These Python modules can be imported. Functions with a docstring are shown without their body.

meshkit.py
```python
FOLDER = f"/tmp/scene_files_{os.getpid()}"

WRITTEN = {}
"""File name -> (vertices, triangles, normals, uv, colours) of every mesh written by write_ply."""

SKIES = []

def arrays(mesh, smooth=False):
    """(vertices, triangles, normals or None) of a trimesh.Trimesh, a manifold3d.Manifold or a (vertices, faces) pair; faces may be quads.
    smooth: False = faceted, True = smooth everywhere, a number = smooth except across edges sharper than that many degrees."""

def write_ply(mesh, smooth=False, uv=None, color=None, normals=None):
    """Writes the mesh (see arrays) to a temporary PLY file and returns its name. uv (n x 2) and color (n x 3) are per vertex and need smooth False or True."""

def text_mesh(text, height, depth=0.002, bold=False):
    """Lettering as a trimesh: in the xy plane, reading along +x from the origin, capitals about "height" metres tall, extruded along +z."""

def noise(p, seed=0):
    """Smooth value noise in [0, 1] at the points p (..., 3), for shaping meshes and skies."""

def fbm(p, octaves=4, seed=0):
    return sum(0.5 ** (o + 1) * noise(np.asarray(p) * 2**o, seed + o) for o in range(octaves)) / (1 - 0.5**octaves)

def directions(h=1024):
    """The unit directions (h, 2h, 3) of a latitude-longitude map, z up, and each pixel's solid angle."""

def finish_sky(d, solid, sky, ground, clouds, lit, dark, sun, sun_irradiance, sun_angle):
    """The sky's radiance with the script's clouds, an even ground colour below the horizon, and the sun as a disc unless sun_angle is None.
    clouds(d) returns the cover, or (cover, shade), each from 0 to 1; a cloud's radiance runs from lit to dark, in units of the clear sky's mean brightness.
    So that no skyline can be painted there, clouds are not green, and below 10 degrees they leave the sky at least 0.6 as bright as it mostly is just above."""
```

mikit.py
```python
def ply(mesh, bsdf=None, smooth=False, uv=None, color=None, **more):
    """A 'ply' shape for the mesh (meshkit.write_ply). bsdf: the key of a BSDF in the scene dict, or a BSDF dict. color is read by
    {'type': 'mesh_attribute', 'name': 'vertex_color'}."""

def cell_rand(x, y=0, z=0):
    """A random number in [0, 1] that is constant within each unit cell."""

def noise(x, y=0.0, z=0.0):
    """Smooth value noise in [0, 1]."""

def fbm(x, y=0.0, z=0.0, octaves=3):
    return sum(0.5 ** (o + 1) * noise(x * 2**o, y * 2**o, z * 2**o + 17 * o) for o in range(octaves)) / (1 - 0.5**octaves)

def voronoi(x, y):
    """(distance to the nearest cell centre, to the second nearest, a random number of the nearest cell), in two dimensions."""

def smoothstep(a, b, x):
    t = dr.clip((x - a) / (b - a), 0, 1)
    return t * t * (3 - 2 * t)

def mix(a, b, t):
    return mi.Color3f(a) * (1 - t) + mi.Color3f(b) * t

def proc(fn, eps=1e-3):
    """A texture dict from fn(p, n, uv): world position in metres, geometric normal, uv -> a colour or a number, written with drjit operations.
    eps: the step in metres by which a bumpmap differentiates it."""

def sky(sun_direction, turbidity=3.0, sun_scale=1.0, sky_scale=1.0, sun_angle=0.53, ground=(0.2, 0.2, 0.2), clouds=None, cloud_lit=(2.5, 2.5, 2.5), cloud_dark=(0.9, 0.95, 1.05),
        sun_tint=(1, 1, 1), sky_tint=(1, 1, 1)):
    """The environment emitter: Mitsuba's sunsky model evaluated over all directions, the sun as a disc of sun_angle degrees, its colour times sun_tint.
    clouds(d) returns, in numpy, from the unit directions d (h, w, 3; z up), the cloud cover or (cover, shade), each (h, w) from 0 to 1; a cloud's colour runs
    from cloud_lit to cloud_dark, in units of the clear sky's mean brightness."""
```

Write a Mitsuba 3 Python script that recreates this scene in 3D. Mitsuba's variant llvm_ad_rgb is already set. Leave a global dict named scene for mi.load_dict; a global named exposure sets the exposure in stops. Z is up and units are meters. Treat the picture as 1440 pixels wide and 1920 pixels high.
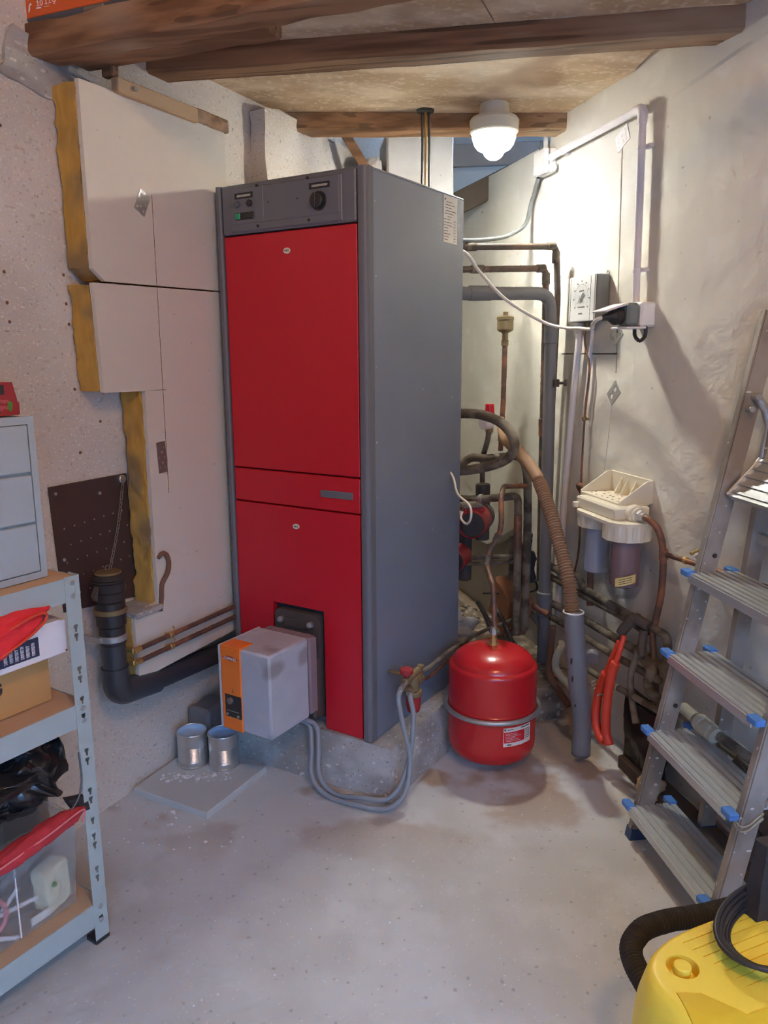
import math
import numpy as np
import trimesh
import mitsuba as mi
import drjit as dr
import shapely.geometry as sg
from shapely.ops import unary_union
import mikit
import meshkit
from mikit import proc, noise, fbm, voronoi, cell_rand, smoothstep, mix

scene, labels = {}, {}
rng = np.random.default_rng(7)

# ------------------------------------------------------------------ camera, sky, exposure
PITCH, ROLL, EYE = 0.1993, 0.0058, 1.35
_cp, _sp, _cr, _sr = math.cos(PITCH), math.sin(PITCH), math.cos(ROLL), math.sin(ROLL)
_f, _r0, _d0 = np.array([0, _cp, -_sp]), np.array([1.0, 0, 0]), np.array([0, -_sp, -_cp])
_right, _down = _cr * _r0 + _sr * _d0, -_sr * _r0 + _cr * _d0
_cam = np.eye(4)
_cam[:3, 0], _cam[:3, 1], _cam[:3, 2], _cam[:3, 3] = -_right, -_down, _f, (0, 0, EYE)
scene['camera'] = {'type': 'perspective', 'fov_axis': 'x', 'fov': 2 * math.degrees(math.atan(720 / 1476.0)),
                   'near_clip': 0.02, 'far_clip': 100.0, 'to_world': mi.ScalarTransform4f(_cam.tolist())}
scene['sky'] = mikit.sky((0.3, -0.6, 0.74), turbidity=3.0, sun_scale=0.0, sky_scale=60.0, ground=(0.25, 0.25, 0.25), sky_tint=(0.62, 0.93, 1.28))
exposure = 0.0
LAMP2 = (0.45, 0.10)
VAC = (0.60, 1.0, 0.41)          # vacuum cleaner: place on the floor and height
HOSE = [(.95, 1.46, .27), (.65, 1.36, .27), (.54, 1.335, .27), (.475, 1.30, .27), (.45, 1.235, .26), (.50, 1.08, .22)]
BULB_RADIANCE = (1060.0, 1040.0, 930.0)       # bulb of the bulkhead lamp on the far joist
BULB2_RADIANCE = (88.0, 52.0, 25.0)         # warmer globe on the ceiling behind the photographer


# ------------------------------------------------------------------ frames and mesh helpers
class Frame:
    """x to the right, y into the surface, z up, for someone facing it; heading = direction of x, degrees from north (+y) to east (+x)."""

    def __init__(s, origin, heading):
        a = math.radians(heading)
        s.o = np.array([origin[0], origin[1], origin[2] if len(origin) > 2 else 0.0], float)
        s.x, s.z = np.array([math.sin(a), math.cos(a), 0.0]), np.array([0, 0, 1.0])
        s.y = np.cross(s.z, s.x)
        s.m = np.eye(4)
        s.m[:3, 0], s.m[:3, 1], s.m[:3, 2], s.m[:3, 3] = s.x, s.y, s.z, s.o

    def __call__(s, mesh):
        mesh = mesh.copy()
        mesh.apply_transform(s.m)
        return mesh

    def pts(s, pts):
        """points given as (x, distance in front of the surface, z)"""
        p = np.asarray(pts, float)
        return s.o + p[:, :1] * s.x - p[:, 1:2] * s.y + p[:, 2:3] * s.z


WORLD = Frame((0, 0), 90)
WL = Frame((-0.797, 2.265), 26.0)            # left wall
WR = Frame((0.811, 2.626), 165.6)            # right wall
BO = Frame((-0.0424, 2.2738), 122.257)       # boiler front, origin at its right corner
PB = Frame((-0.771, 2.136), 27.0)            # plasterboard in front of the left wall
SH = Frame((-0.656, 1.63), 32.3)             # shelf front
LA = Frame((0.687, 2.004), 172.4)            # ladder


def join(*ms):
    return trimesh.util.concatenate([m for m in ms if m is not None])


def mv(m, t=(0, 0, 0), r=None):
    m = m.copy()
    if r is not None:
        for ax, deg in r:
            m.apply_transform(trimesh.transformations.rotation_matrix(math.radians(deg), {'x': [1, 0, 0], 'y': [0, 1, 0], 'z': [0, 0, 1]}[ax]))
    m.apply_translation(t)
    return m


def box(x0, x1, y0, y1, z0, z1, b=0.002):
    b = min(b, (x1 - x0) * 0.45, (y1 - y0) * 0.45, (z1 - z0) * 0.45)
    if b <= 0:
        return trimesh.creation.box(bounds=[[x0, y0, z0], [x1, y1, z1]])
    p = []
    for k in range(3):
        for sx in (0, 1):
            for sy in (0, 1):
                for sz in (0, 1):
                    q = [(x0, x1)[sx], (y0, y1)[sy], (z0, z1)[sz]]
                    for a, s in enumerate((sx, sy, sz)):
                        if a != k:
                            q[a] += b * (1 - 2 * s)
                    p.append(q)
    return trimesh.convex.convex_hull(np.array(p))


def hull(pts):
    return trimesh.convex.convex_hull(np.asarray(pts, float))


def lathe(profile, n=32):
    m = trimesh.creation.revolve(np.asarray(profile, float), sections=n)
    return m


def align(m, p0, direction):
    d = np.asarray(direction, float) / np.linalg.norm(direction)
    m = m.copy()
    m.apply_transform(trimesh.geometry.align_vectors([0, 0, 1], d))
    m.apply_translation(p0)
    return m


def cyl(p0, p1, r, n=20, b=None, r2=None):
    p0, p1 = np.asarray(p0, float), np.asarray(p1, float)
    h = np.linalg.norm(p1 - p0)
    r2 = r if r2 is None else r2
    b = min(r, r2, h) * 0.12 if b is None else b
    prof = [(0, 0), (r - b, 0), (r, b), (r2, h - b), (r2 - b, h), (0, h)] if b > 0 else [(0, 0), (r, 0), (r2, h), (0, h)]
    return align(lathe(prof, n), p0, p1 - p0)


def smooth_path(pts, n=8, closed=False):
    p = np.asarray(pts, float)
    if closed:
        q = np.vstack([p[-1:], p, p[:2]])
    else:
        q = np.vstack([2 * p[0] - p[1], p, 2 * p[-1] - p[-2]])
    out = []
    for i in range(1, len(q) - 2):
        a, b, c, d = q[i - 1], q[i], q[i + 1], q[i + 2]
        for t in np.linspace(0, 1, n, endpoint=False):
            out.append(0.5 * (2 * b + (c - a) * t + (2 * a - 5 * b + 4 * c - d) * t * t + (3 * b - a - 3 * c + d) * t ** 3))
    if not closed:
        out.append(p[-1])
    return np.array(out)


def fillet(pts, R, n=6):
    p = [np.asarray(q, float) for q in pts]
    out = [p[0]]
    for a, b, c in zip(p[:-2], p[1:-1], p[2:]):
        u, v = a - b, c - b
        lu, lv = np.linalg.norm(u), np.linalg.norm(v)
        u, v = u / lu, v / lv
        ang = math.acos(max(-1, min(1, float(u @ v))))
        if ang > 3.05:
            out.append(b)
            continue
        d = min(R / math.tan(ang / 2), lu * 0.48, lv * 0.48)
        for t in np.linspace(0, 1, n + 1):
            out.append((1 - t) ** 2 * (b + u * d) + 2 * t * (1 - t) * b + t * t * (b + v * d))
    out.append(p[-1])
    return np.array(out)


def tube(pts, r, n=12, closed=False):
    p = np.asarray(pts, float)
    keep = [0] + [i for i in range(1, len(p)) if np.linalg.norm(p[i] - p[i - 1]) > 1e-6]
    p = p[keep]
    m = len(p)
    r = np.broadcast_to(np.asarray(r, float), (m,)) if np.ndim(r) == 0 or len(np.atleast_1d(r)) == m else np.interp(np.linspace(0, 1, m), np.linspace(0, 1, len(r)), r)
    if closed:
        t = np.roll(p, -1, 0) - np.roll(p, 1, 0)
    else:
        t = np.gradient(p, axis=0)
    t /= np.linalg.norm(t, axis=1, keepdims=True) + 1e-12
    a = np.cross(t[0], [0, 0, 1.0] if abs(t[0][2]) < 0.9 else [1.0, 0, 0])
    a /= np.linalg.norm(a)
    A = []
    for i in range(m):
        a = a - t[i] * (a @ t[i])
        a /= np.linalg.norm(a) + 1e-12
        A.append(a)
    A = np.array(A)
    Bn = np.cross(t, A)
    ang = np.arange(n) * 2 * np.pi / n
    v = p[:, None] + r[:, None, None] * (np.cos(ang)[None, :, None] * A[:, None] + np.sin(ang)[None, :, None] * Bn[:, None])
    v = v.reshape(-1, 3)
    f = []
    for i in range(m if closed else m - 1):
        i2 = (i + 1) % m
        for j in range(n):
            j2 = (j + 1) % n
            f += [[i * n + j, i * n + j2, i2 * n + j2], [i * n + j, i2 * n + j2, i2 * n + j]]
    if not closed:
        c0, c1 = len(v), len(v) + 1
        v = np.vstack([v, p[0], p[-1]])
        for j in range(n):
            j2 = (j + 1) % n
            f += [[c0, j2, j], [c1, (m - 1) * n + j, (m - 1) * n + j2]]
    return trimesh.Trimesh(v, f, process=False)


def poly(pts, y0, y1, holes=()):
    """outline in (x, z), from depth y0 (front) to y1"""
    g = pts if hasattr(pts, 'geom_type') else sg.Polygon(pts, holes)
    g = g.buffer(0)
    ms = [trimesh.creation.extrude_polygon(q, y1 - y0, engine='earcut') for q in getattr(g, 'geoms', [g])]
    m = join(*ms)
    v = m.vertices.copy()
    m.vertices = np.stack([v[:, 0], y1 - v[:, 2], v[:, 1]], 1)
    return m


def text(s, h, x, z, y=0.0, depth=0.0008, bold=False, center=False, italic=0.0):
    m = meshkit.text_mesh(s, h, depth, bold)
    v = m.vertices.copy()
    if center:
        v[:, 0] -= (v[:, 0].min() + v[:, 0].max()) / 2
        v[:, 1] -= h / 2
    v[:, 0] += italic * v[:, 1]
    m.vertices = np.stack([v[:, 0] + x, y - v[:, 2], v[:, 1] + z], 1)
    return m


def rough(m, amp, freq, seed=0, edge=None):
    """displaces the vertices by noise; edge: longest triangle edge first"""
    m = m.copy()
    if edge:
        v, f = trimesh.remesh.subdivide_to_size(m.vertices, m.faces, edge, max_iter=12)
        m = trimesh.Trimesh(v, f, process=False)
        m.merge_vertices()
    p = np.asarray(m.vertices)
    d = np.stack([meshkit.fbm(p * freq, 3, seed + k * 11) for k in range(3)], 1) - 0.5
    m.vertices = p + amp * 2 * d
    return m


def stone(size, seed, sub=2):
    m = trimesh.creation.icosphere(subdivisions=sub, radius=0.5)
    v = np.asarray(m.vertices)
    v = v / np.abs(v).max(1, keepdims=True) * 0.35 + v * 0.3
    d = meshkit.fbm(v * 2.3 + seed * 3.1, 2, seed)
    m.vertices = v * (0.7 + 0.6 * d[:, None]) * np.asarray(size)
    return m


def patch(m, frame=None):
    return m if frame is None else frame(m)


# ------------------------------------------------------------------ bookkeeping
_count = {}


def fresh(name):
    k = _count.get(name, 0)
    _count[name] = k + 1
    return name if k == 0 else f'{name}_{k:03d}'


class Thing:
    def __init__(s, name, label, cat, group=None, kind=None, frame=None):
        s.key, s.frame = fresh(name), frame
        labels[s.key] = {'label': label, 'category': cat}
        if group:
            labels[s.key]['group'] = group
        if kind:
            labels[s.key]['kind'] = kind

    def own(s, mesh, mat, smooth=False, **kw):
        scene[s.key] = mikit.ply(patch(mesh, s.frame), mat, smooth, **kw)
        return s

    def part(s, name, mesh, mat, smooth=False, label=None, parent=None, kind=None, **kw):
        key = fresh((parent or s.key) + '__' + name)
        scene[key] = mikit.ply(patch(mesh, s.frame), mat, smooth, **kw)
        if label or kind:
            labels[key] = {}
            if label:
                labels[key]['label'] = label
            if kind:
                labels[key]['kind'] = kind
        return key


def struct(name, mesh, mat, label, smooth=False, frame=None):
    key = fresh(name)
    scene[key] = mikit.ply(patch(mesh, frame), mat, smooth)
    labels[key] = {'label': label, 'category': name.split('_')[0], 'kind': 'structure'}
    return key


# ------------------------------------------------------------------ materials
def pbr(color, rough=0.5, metal=0.0, spec=0.5, bump=None, scale=1.0, coat=0.0, sheen=0.0):
    c = color if isinstance(color, dict) else {'type': 'rgb', 'value': list(map(float, color))}
    b = {'type': 'principled', 'base_color': c, 'roughness': rough, 'metallic': metal, 'specular': spec}
    if coat:
        b['clearcoat'], b['clearcoat_gloss'] = coat, 0.9
    if sheen:
        b['sheen'] = sheen
    if bump is not None:
        b = {'type': 'bumpmap', 'relief': proc(bump, eps=0.0015), 'scale': scale, 'bsdf': b}
    return {'type': 'twosided', 'bsdf': b}


def M(name, *a, **k):
    scene[name] = pbr(*a, **k)


def c_wall_left(p, n, uv):
    g = fbm(p.x * 3.0, p.y * 3.0, p.z * 3.0, 3)
    s = noise(p.x * 190, p.y * 190, p.z * 190)
    s2 = noise(p.x * 105 + 9, p.y * 105, p.z * 105)
    k = noise(p.x * 125 + 5, p.y * 125, p.z * 125 + 3)
    c = mix((0.66, 0.605, 0.535), (0.555, 0.505, 0.445), smoothstep(0.35, 0.7, g))
    c = mix(c, (0.80, 0.77, 0.72), smoothstep(0.66, 0.9, s) * 0.6)
    c = mix(c, (0.42, 0.36, 0.30), smoothstep(0.72, 0.88, s2) * 0.5)
    return mix(c, (0.17, 0.14, 0.12), smoothstep(0.91, 0.95, k) * 0.7)


def b_wall_left(p, n, uv):
    return fbm(p.x * 150, p.y * 150, p.z * 150, 2)


def c_wall_right(p, n, uv):
    g = fbm(p.x * 2.2 + 3, p.y * 2.2, p.z * 2.2, 3)
    st = fbm(p.x * 14, p.y * 14, p.z * 1.6, 2)
    s = noise(p.x * 38, p.y * 38, p.z * 38)
    c = mix((0.68, 0.655, 0.58), (0.60, 0.575, 0.50), smoothstep(0.3, 0.7, g))
    c = mix(c, (0.54, 0.505, 0.42), smoothstep(0.6, 0.9, st) * 0.25)
    c = mix(c, (0.76, 0.75, 0.70), smoothstep(0.55, 0.8, fbm(p.x * 11, p.y * 11 + 5, p.z * 11, 3)) * 0.35)
    return mix(c, (0.33, 0.29, 0.24), smoothstep(0.93, 0.97, s) * 0.6)


def b_wall_right(p, n, uv):
    return fbm(p.x * 5, p.y * 5, p.z * 5, 4) + 0.05 * noise(p.x * 160, p.y * 160, p.z * 160)


def c_floor(p, n, uv):
    g = fbm(p.x * 2.4, p.y * 2.4, 0.3, 4)
    h = fbm(p.x * 9 + 4, p.y * 9, 2.0, 4)
    s = noise(p.x * 210, p.y * 210, 0.5)
    m = noise(p.x * 95, p.y * 95, 7.5)
    w = noise(p.x * 55, p.y * 55, 4.5)
    c = mix((0.50, 0.50, 0.475), (0.41, 0.405, 0.375), smoothstep(0.35, 0.68, g))
    c = mix(c, (0.55, 0.55, 0.53), smoothstep(0.48, 0.78, h) * 0.4)
    rust = smoothstep(0.46, 0.66, fbm(p.x * 6 + 8, p.y * 6 + 1, 6.0, 4)) * smoothstep(1.75, 2.35, p.y)
    c = mix(c, (0.28, 0.17, 0.085), rust * 0.75)
    c = mix(c, (0.74, 0.72, 0.69), smoothstep(0.70, 0.9, s) * 0.5)
    c = mix(c, (0.20, 0.18, 0.16), smoothstep(0.72, 0.9, m) * 0.45)
    return mix(c, (0.74, 0.73, 0.70), smoothstep(0.92, 0.96, w) * 0.6)


def b_floor(p, n, uv):
    return fbm(p.x * 60, p.y * 60, 0.0, 3)


def c_board(p, n, uv):
    g = fbm(p.x * 2.0, p.y * 2.0, p.z * 2.0, 2)
    s = noise(p.x * 60, p.y * 60, p.z * 60)
    c = mix((0.63, 0.585, 0.50), (0.57, 0.52, 0.435), g)
    return mix(c, (0.36, 0.29, 0.22), smoothstep(0.93, 0.97, s) * 0.55)


def c_wool(p, n, uv):
    g = fbm(p.x * 60, p.y * 60, p.z * 9, 3)
    d = fbm(p.x * 9, p.y * 9, p.z * 6, 3)
    c = mix((0.60, 0.36, 0.10), (0.40, 0.225, 0.05), g)
    return mix(c, (0.20, 0.15, 0.09), smoothstep(0.5, 0.75, d) * 0.8)


def c_wood(p, n, uv):
    u = p.x * 0.97 - p.y * 0.2
    v = p.x * 0.2 + p.y * 0.97
    g = fbm(u * 2.5, v * 34, p.z * 34, 4)
    d = fbm(u * 3, v * 6, p.z * 6, 3)
    c = mix((0.27, 0.145, 0.075), (0.14, 0.07, 0.035), smoothstep(0.35, 0.68, g))
    c = mix(c, (0.38, 0.28, 0.19), smoothstep(0.5, 0.75, d) * 0.55)
    ring = smoothstep(0.68, 0.73, fbm(u * 1.4 + 5, v * 48, p.z * 48, 2))
    return mix(c, (0.08, 0.045, 0.025), ring * 0.7)


def b_wood(p, n, uv):
    return fbm((p.x * 0.97 - p.y * 0.2) * 5, (p.x * 0.2 + p.y * 0.97) * 70, p.z * 70, 3)


def c_chip(p, n, uv):
    g = fbm(p.x * 5, p.y * 11, 1.0, 4)
    f = fbm(p.x * 60, p.y * 90, 3.0, 2)
    c = mix((0.60, 0.46, 0.32), (0.44, 0.30, 0.18), smoothstep(0.3, 0.7, g))
    c = mix(c, (0.68, 0.57, 0.44), smoothstep(0.55, 0.75, f) * 0.45)
    return mix(c, (0.22, 0.12, 0.07), smoothstep(0.6, 0.8, fbm(p.x * 4 + 7, p.y * 4, 5.0, 3)) * 0.6)


def c_concrete(p, n, uv):
    g = fbm(p.x * 9, p.y * 9, p.z * 9, 4)
    s = noise(p.x * 130, p.y * 130, p.z * 130)
    w = noise(p.x * 90 + 4, p.y * 90, p.z * 90)
    c = mix((0.42, 0.41, 0.385), (0.27, 0.255, 0.235), smoothstep(0.3, 0.7, g))
    c = mix(c, (0.64, 0.63, 0.60), smoothstep(0.76, 0.9, w) * 0.6)
    return mix(c, (0.17, 0.15, 0.13), smoothstep(0.75, 0.92, s) * 0.6)


def b_concrete(p, n, uv):
    return fbm(p.x * 70, p.y * 70, p.z * 70, 3)


def c_earth(p, n, uv):
    g = fbm(p.x * 22, p.y * 22, p.z * 22, 4)
    c = mix((0.25, 0.20, 0.145), (0.13, 0.10, 0.075), smoothstep(0.3, 0.7, g))
    return mix(c, (0.42, 0.38, 0.31), smoothstep(0.62, 0.8, noise(p.x * 60, p.y * 60, p.z * 60)) * 0.7)


def c_copper(p, n, uv):
    g = fbm(p.x * 16, p.y * 16, p.z * 16, 3)
    c = mix((0.27, 0.115, 0.065), (0.12, 0.07, 0.05), smoothstep(0.35, 0.65, g))
    return mix(c, (0.085, 0.07, 0.055), smoothstep(0.62, 0.8, noise(p.x * 60, p.y * 60, p.z * 40)) * 0.7)


def c_tarnish(p, n, uv):
    g = fbm(p.x * 14, p.y * 14, p.z * 14, 3)
    return mix((0.15, 0.095, 0.07), (0.075, 0.06, 0.05), smoothstep(0.35, 0.65, g))


def c_lag(p, n, uv):
    g = fbm(p.x * 24, p.y * 24, p.z * 24, 3)
    return mix((0.17, 0.15, 0.115), (0.075, 0.062, 0.048), smoothstep(0.35, 0.65, g))


def c_alu(p, n, uv):
    g = fbm(p.x * 9, p.y * 9, p.z * 9, 3)
    s = noise(p.x * 85, p.y * 85, p.z * 85)
    c = mix((0.54, 0.56, 0.55), (0.38, 0.39, 0.375), smoothstep(0.35, 0.7, g))
    return mix(c, (0.78, 0.76, 0.72), smoothstep(0.88, 0.93, s) * 0.8)


def c_rail(p, n, uv):
    g = fbm(p.x * 12, p.y * 12, p.z * 7, 4)
    s = noise(p.x * 85, p.y * 85, p.z * 85)
    c = mix((0.37, 0.335, 0.29), (0.22, 0.19, 0.155), smoothstep(0.3, 0.65, g))
    return mix(c, (0.70, 0.68, 0.63), smoothstep(0.88, 0.93, s) * 0.8)


def c_burner(p, n, uv):
    g = fbm(p.x * 14, p.y * 14, p.z * 14, 4)
    c = mix((0.43, 0.44, 0.475), (0.35, 0.36, 0.39), g)
    return mix(c, (0.20, 0.17, 0.16), smoothstep(0.60, 0.74, fbm(p.x * 9 + 3, p.y * 9, p.z * 9, 3)) * 0.7)


def c_grey(p, n, uv):
    s = noise(p.x * 55, p.y * 55, p.z * 55)
    g = fbm(p.x * 4, p.y * 4, p.z * 2.5, 3)
    c = mix((0.180, 0.212, 0.255), (0.152, 0.178, 0.217), g)
    return mix(c, (0.5, 0.5, 0.5), smoothstep(0.955, 0.975, s) * 0.7)


M('m_wall_left', proc(c_wall_left), 0.92, spec=0.2, bump=b_wall_left, scale=0.006)
M('m_wall_right', proc(c_wall_right), 0.7, spec=0.3, bump=b_wall_right, scale=0.02)
M('m_floor', proc(c_floor), 0.75, spec=0.3, bump=b_floor, scale=0.003)
M('m_board', proc(c_board), 0.8, spec=0.25)
M('m_wool', proc(c_wool), 1.0, spec=0.0)
M('m_wood', proc(c_wood), 0.75, spec=0.25, bump=b_wood, scale=0.003)
M('m_chip', proc(c_chip), 0.8, spec=0.2)
M('m_concrete', proc(c_concrete), 0.9, spec=0.2, bump=b_concrete, scale=0.006)
M('m_earth', proc(c_earth), 1.0, spec=0.1)
M('m_copper', proc(c_copper), 0.5, metal=0.35, spec=0.5)
M('m_lag', proc(c_lag), 0.85, spec=0.2)
M('m_alu', proc(c_alu), 0.42, metal=0.75)
M('m_tarnish', proc(c_tarnish), 0.6, metal=0.2)
M('m_tread', (0.60, 0.63, 0.62), 0.38, metal=0.7)
M('m_burner', proc(c_burner), 0.55)
M('m_alu_rail', proc(c_rail), 0.5, metal=0.4)
M('m_grey', proc(c_grey), 0.4)
M('m_masonry', (0.36, 0.32, 0.27), 0.95)
M('m_slate', (0.125, 0.13, 0.145), 0.45)
M('m_slate_dark', (0.085, 0.09, 0.10), 0.5)
M('m_groove', (0.02, 0.02, 0.022), 0.8)
M('m_red', (0.52, 0.010, 0.022), 0.42)
M('m_red_gloss', (0.46, 0.010, 0.014), 0.22, coat=0.6)
M('m_red_dark', (0.28, 0.02, 0.025), 0.45)
M('m_red_cloth', (0.70, 0.025, 0.03), 0.85, sheen=0.4)
M('m_red_towel', (0.42, 0.03, 0.035), 0.95, sheen=0.6)
M('m_red_hose', (0.62, 0.055, 0.025), 0.5)
M('m_orange', (0.78, 0.17, 0.02), 0.5)
M('m_orange_case', (0.62, 0.105, 0.02), 0.5)
M('m_black', (0.018, 0.018, 0.02), 0.45)
M('m_black_matt', (0.022, 0.02, 0.02), 0.8)
M('m_black_pipe', (0.028, 0.036, 0.044), 0.35)
M('m_bag', (0.012, 0.012, 0.013), 0.28, coat=0.3)
M('m_plate_brown', (0.045, 0.027, 0.025), 0.5)
M('m_navy', (0.022, 0.027, 0.06), 0.5)
M('m_pvc', (0.15, 0.155, 0.16), 0.5)
M('m_white', (0.78, 0.77, 0.74), 0.5)
M('m_cream', (0.66, 0.62, 0.50), 0.5)
M('m_white_cable', (0.66, 0.63, 0.56), 0.5)
M('m_grey_cable', (0.085, 0.095, 0.10), 0.5)
M('m_hose', (0.22, 0.24, 0.26), 0.5)
M('m_steel', (0.62, 0.62, 0.60), 0.32, metal=0.9)
M('m_zinc', (0.45, 0.46, 0.46), 0.45, metal=0.8)
M('m_chain', (0.22, 0.20, 0.18), 0.5, metal=0.7)
M('m_brass', (0.55, 0.38, 0.14), 0.4, metal=0.8)
M('m_brass_dull', (0.22, 0.165, 0.085), 0.55, metal=0.5)
M('m_iron', (0.075, 0.062, 0.052), 0.7, metal=0.2)
M('m_rust', (0.15, 0.075, 0.045), 0.8)
M('m_block', (0.15, 0.145, 0.14), 0.9)
M('m_mauve', (0.20, 0.145, 0.155), 0.7)
M('m_shelf_steel', (0.33, 0.375, 0.355), 0.45)
M('m_shelf_board', (0.42, 0.265, 0.15), 0.75)
M('m_cabinet', (0.34, 0.375, 0.375), 0.4)
M('m_carton', (0.47, 0.235, 0.075), 0.8)
M('m_carton_dark', (0.25, 0.14, 0.065), 0.85)
M('m_carton_white', (0.72, 0.69, 0.70), 0.6)
M('m_foam', (0.66, 0.58, 0.38), 0.9)
M('m_tin_painted_sky', (0.42, 0.63, 0.86), 0.3)  # white lacquer with the blue sky reflection painted into its colour
M('m_powder', (0.72, 0.72, 0.74), 1.0)
M('m_tile', (0.44, 0.44, 0.41), 0.8)
M('m_blue', (0.06, 0.19, 0.50), 0.5)
M('m_blue_dark', (0.022, 0.05, 0.12), 0.6)
M('m_yellow', (0.80, 0.60, 0.06), 0.42)
M('m_yellow_dark', (0.62, 0.42, 0.02), 0.45)
M('m_green_light', (0.01, 0.30, 0.14), 0.3)
M('m_green', (0.06, 0.20, 0.02), 0.6)
M('m_pink', (0.62, 0.16, 0.17), 0.5)
M('m_corrugated', (0.25, 0.145, 0.08), 0.7)
M('m_terracotta', (0.24, 0.105, 0.05), 0.9)
M('m_lumber', (0.06, 0.044, 0.032), 0.9)
M('m_batten', (0.46, 0.29, 0.15), 0.7)
M('m_gauge_grey', (0.13, 0.135, 0.14), 0.5)
M('m_gauge_face', (0.60, 0.615, 0.62), 0.35, metal=0.3)
M('m_paper', (0.74, 0.72, 0.63), 0.7)
M('m_ink', (0.10, 0.10, 0.10), 0.8)
M('m_plug_grey', (0.15, 0.18, 0.185), 0.5)
M('m_tape', (0.36, 0.32, 0.23), 0.9)
M('m_sticker', (0.62, 0.47, 0.17), 0.6)
M('m_cartridge', (0.36, 0.21, 0.19), 0.6)
M('m_cartridge_white', (0.62, 0.64, 0.66), 0.7)
M('m_cable_brown', (0.34, 0.17, 0.03), 0.5)
M('m_driveway', (0.30, 0.30, 0.29), 0.9)
scene['m_bowl'] = {'type': 'thindielectric', 'int_ior': 1.33, 'specular_transmittance': {'type': 'rgb', 'value': [0.72, 0.75, 0.80]}}
scene['m_tote'] = {'type': 'blendbsdf', 'weight': 0.12, 'a': {'type': 'thindielectric', 'int_ior': 1.4, 'specular_transmittance': {'type': 'rgb', 'value': [0.9, 0.92, 0.93]}}, 'b': {'type': 'twosided', 'bsdf': {'type': 'diffuse', 'reflectance': {'type': 'rgb', 'value': [0.62, 0.65, 0.66]}}}}

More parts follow.
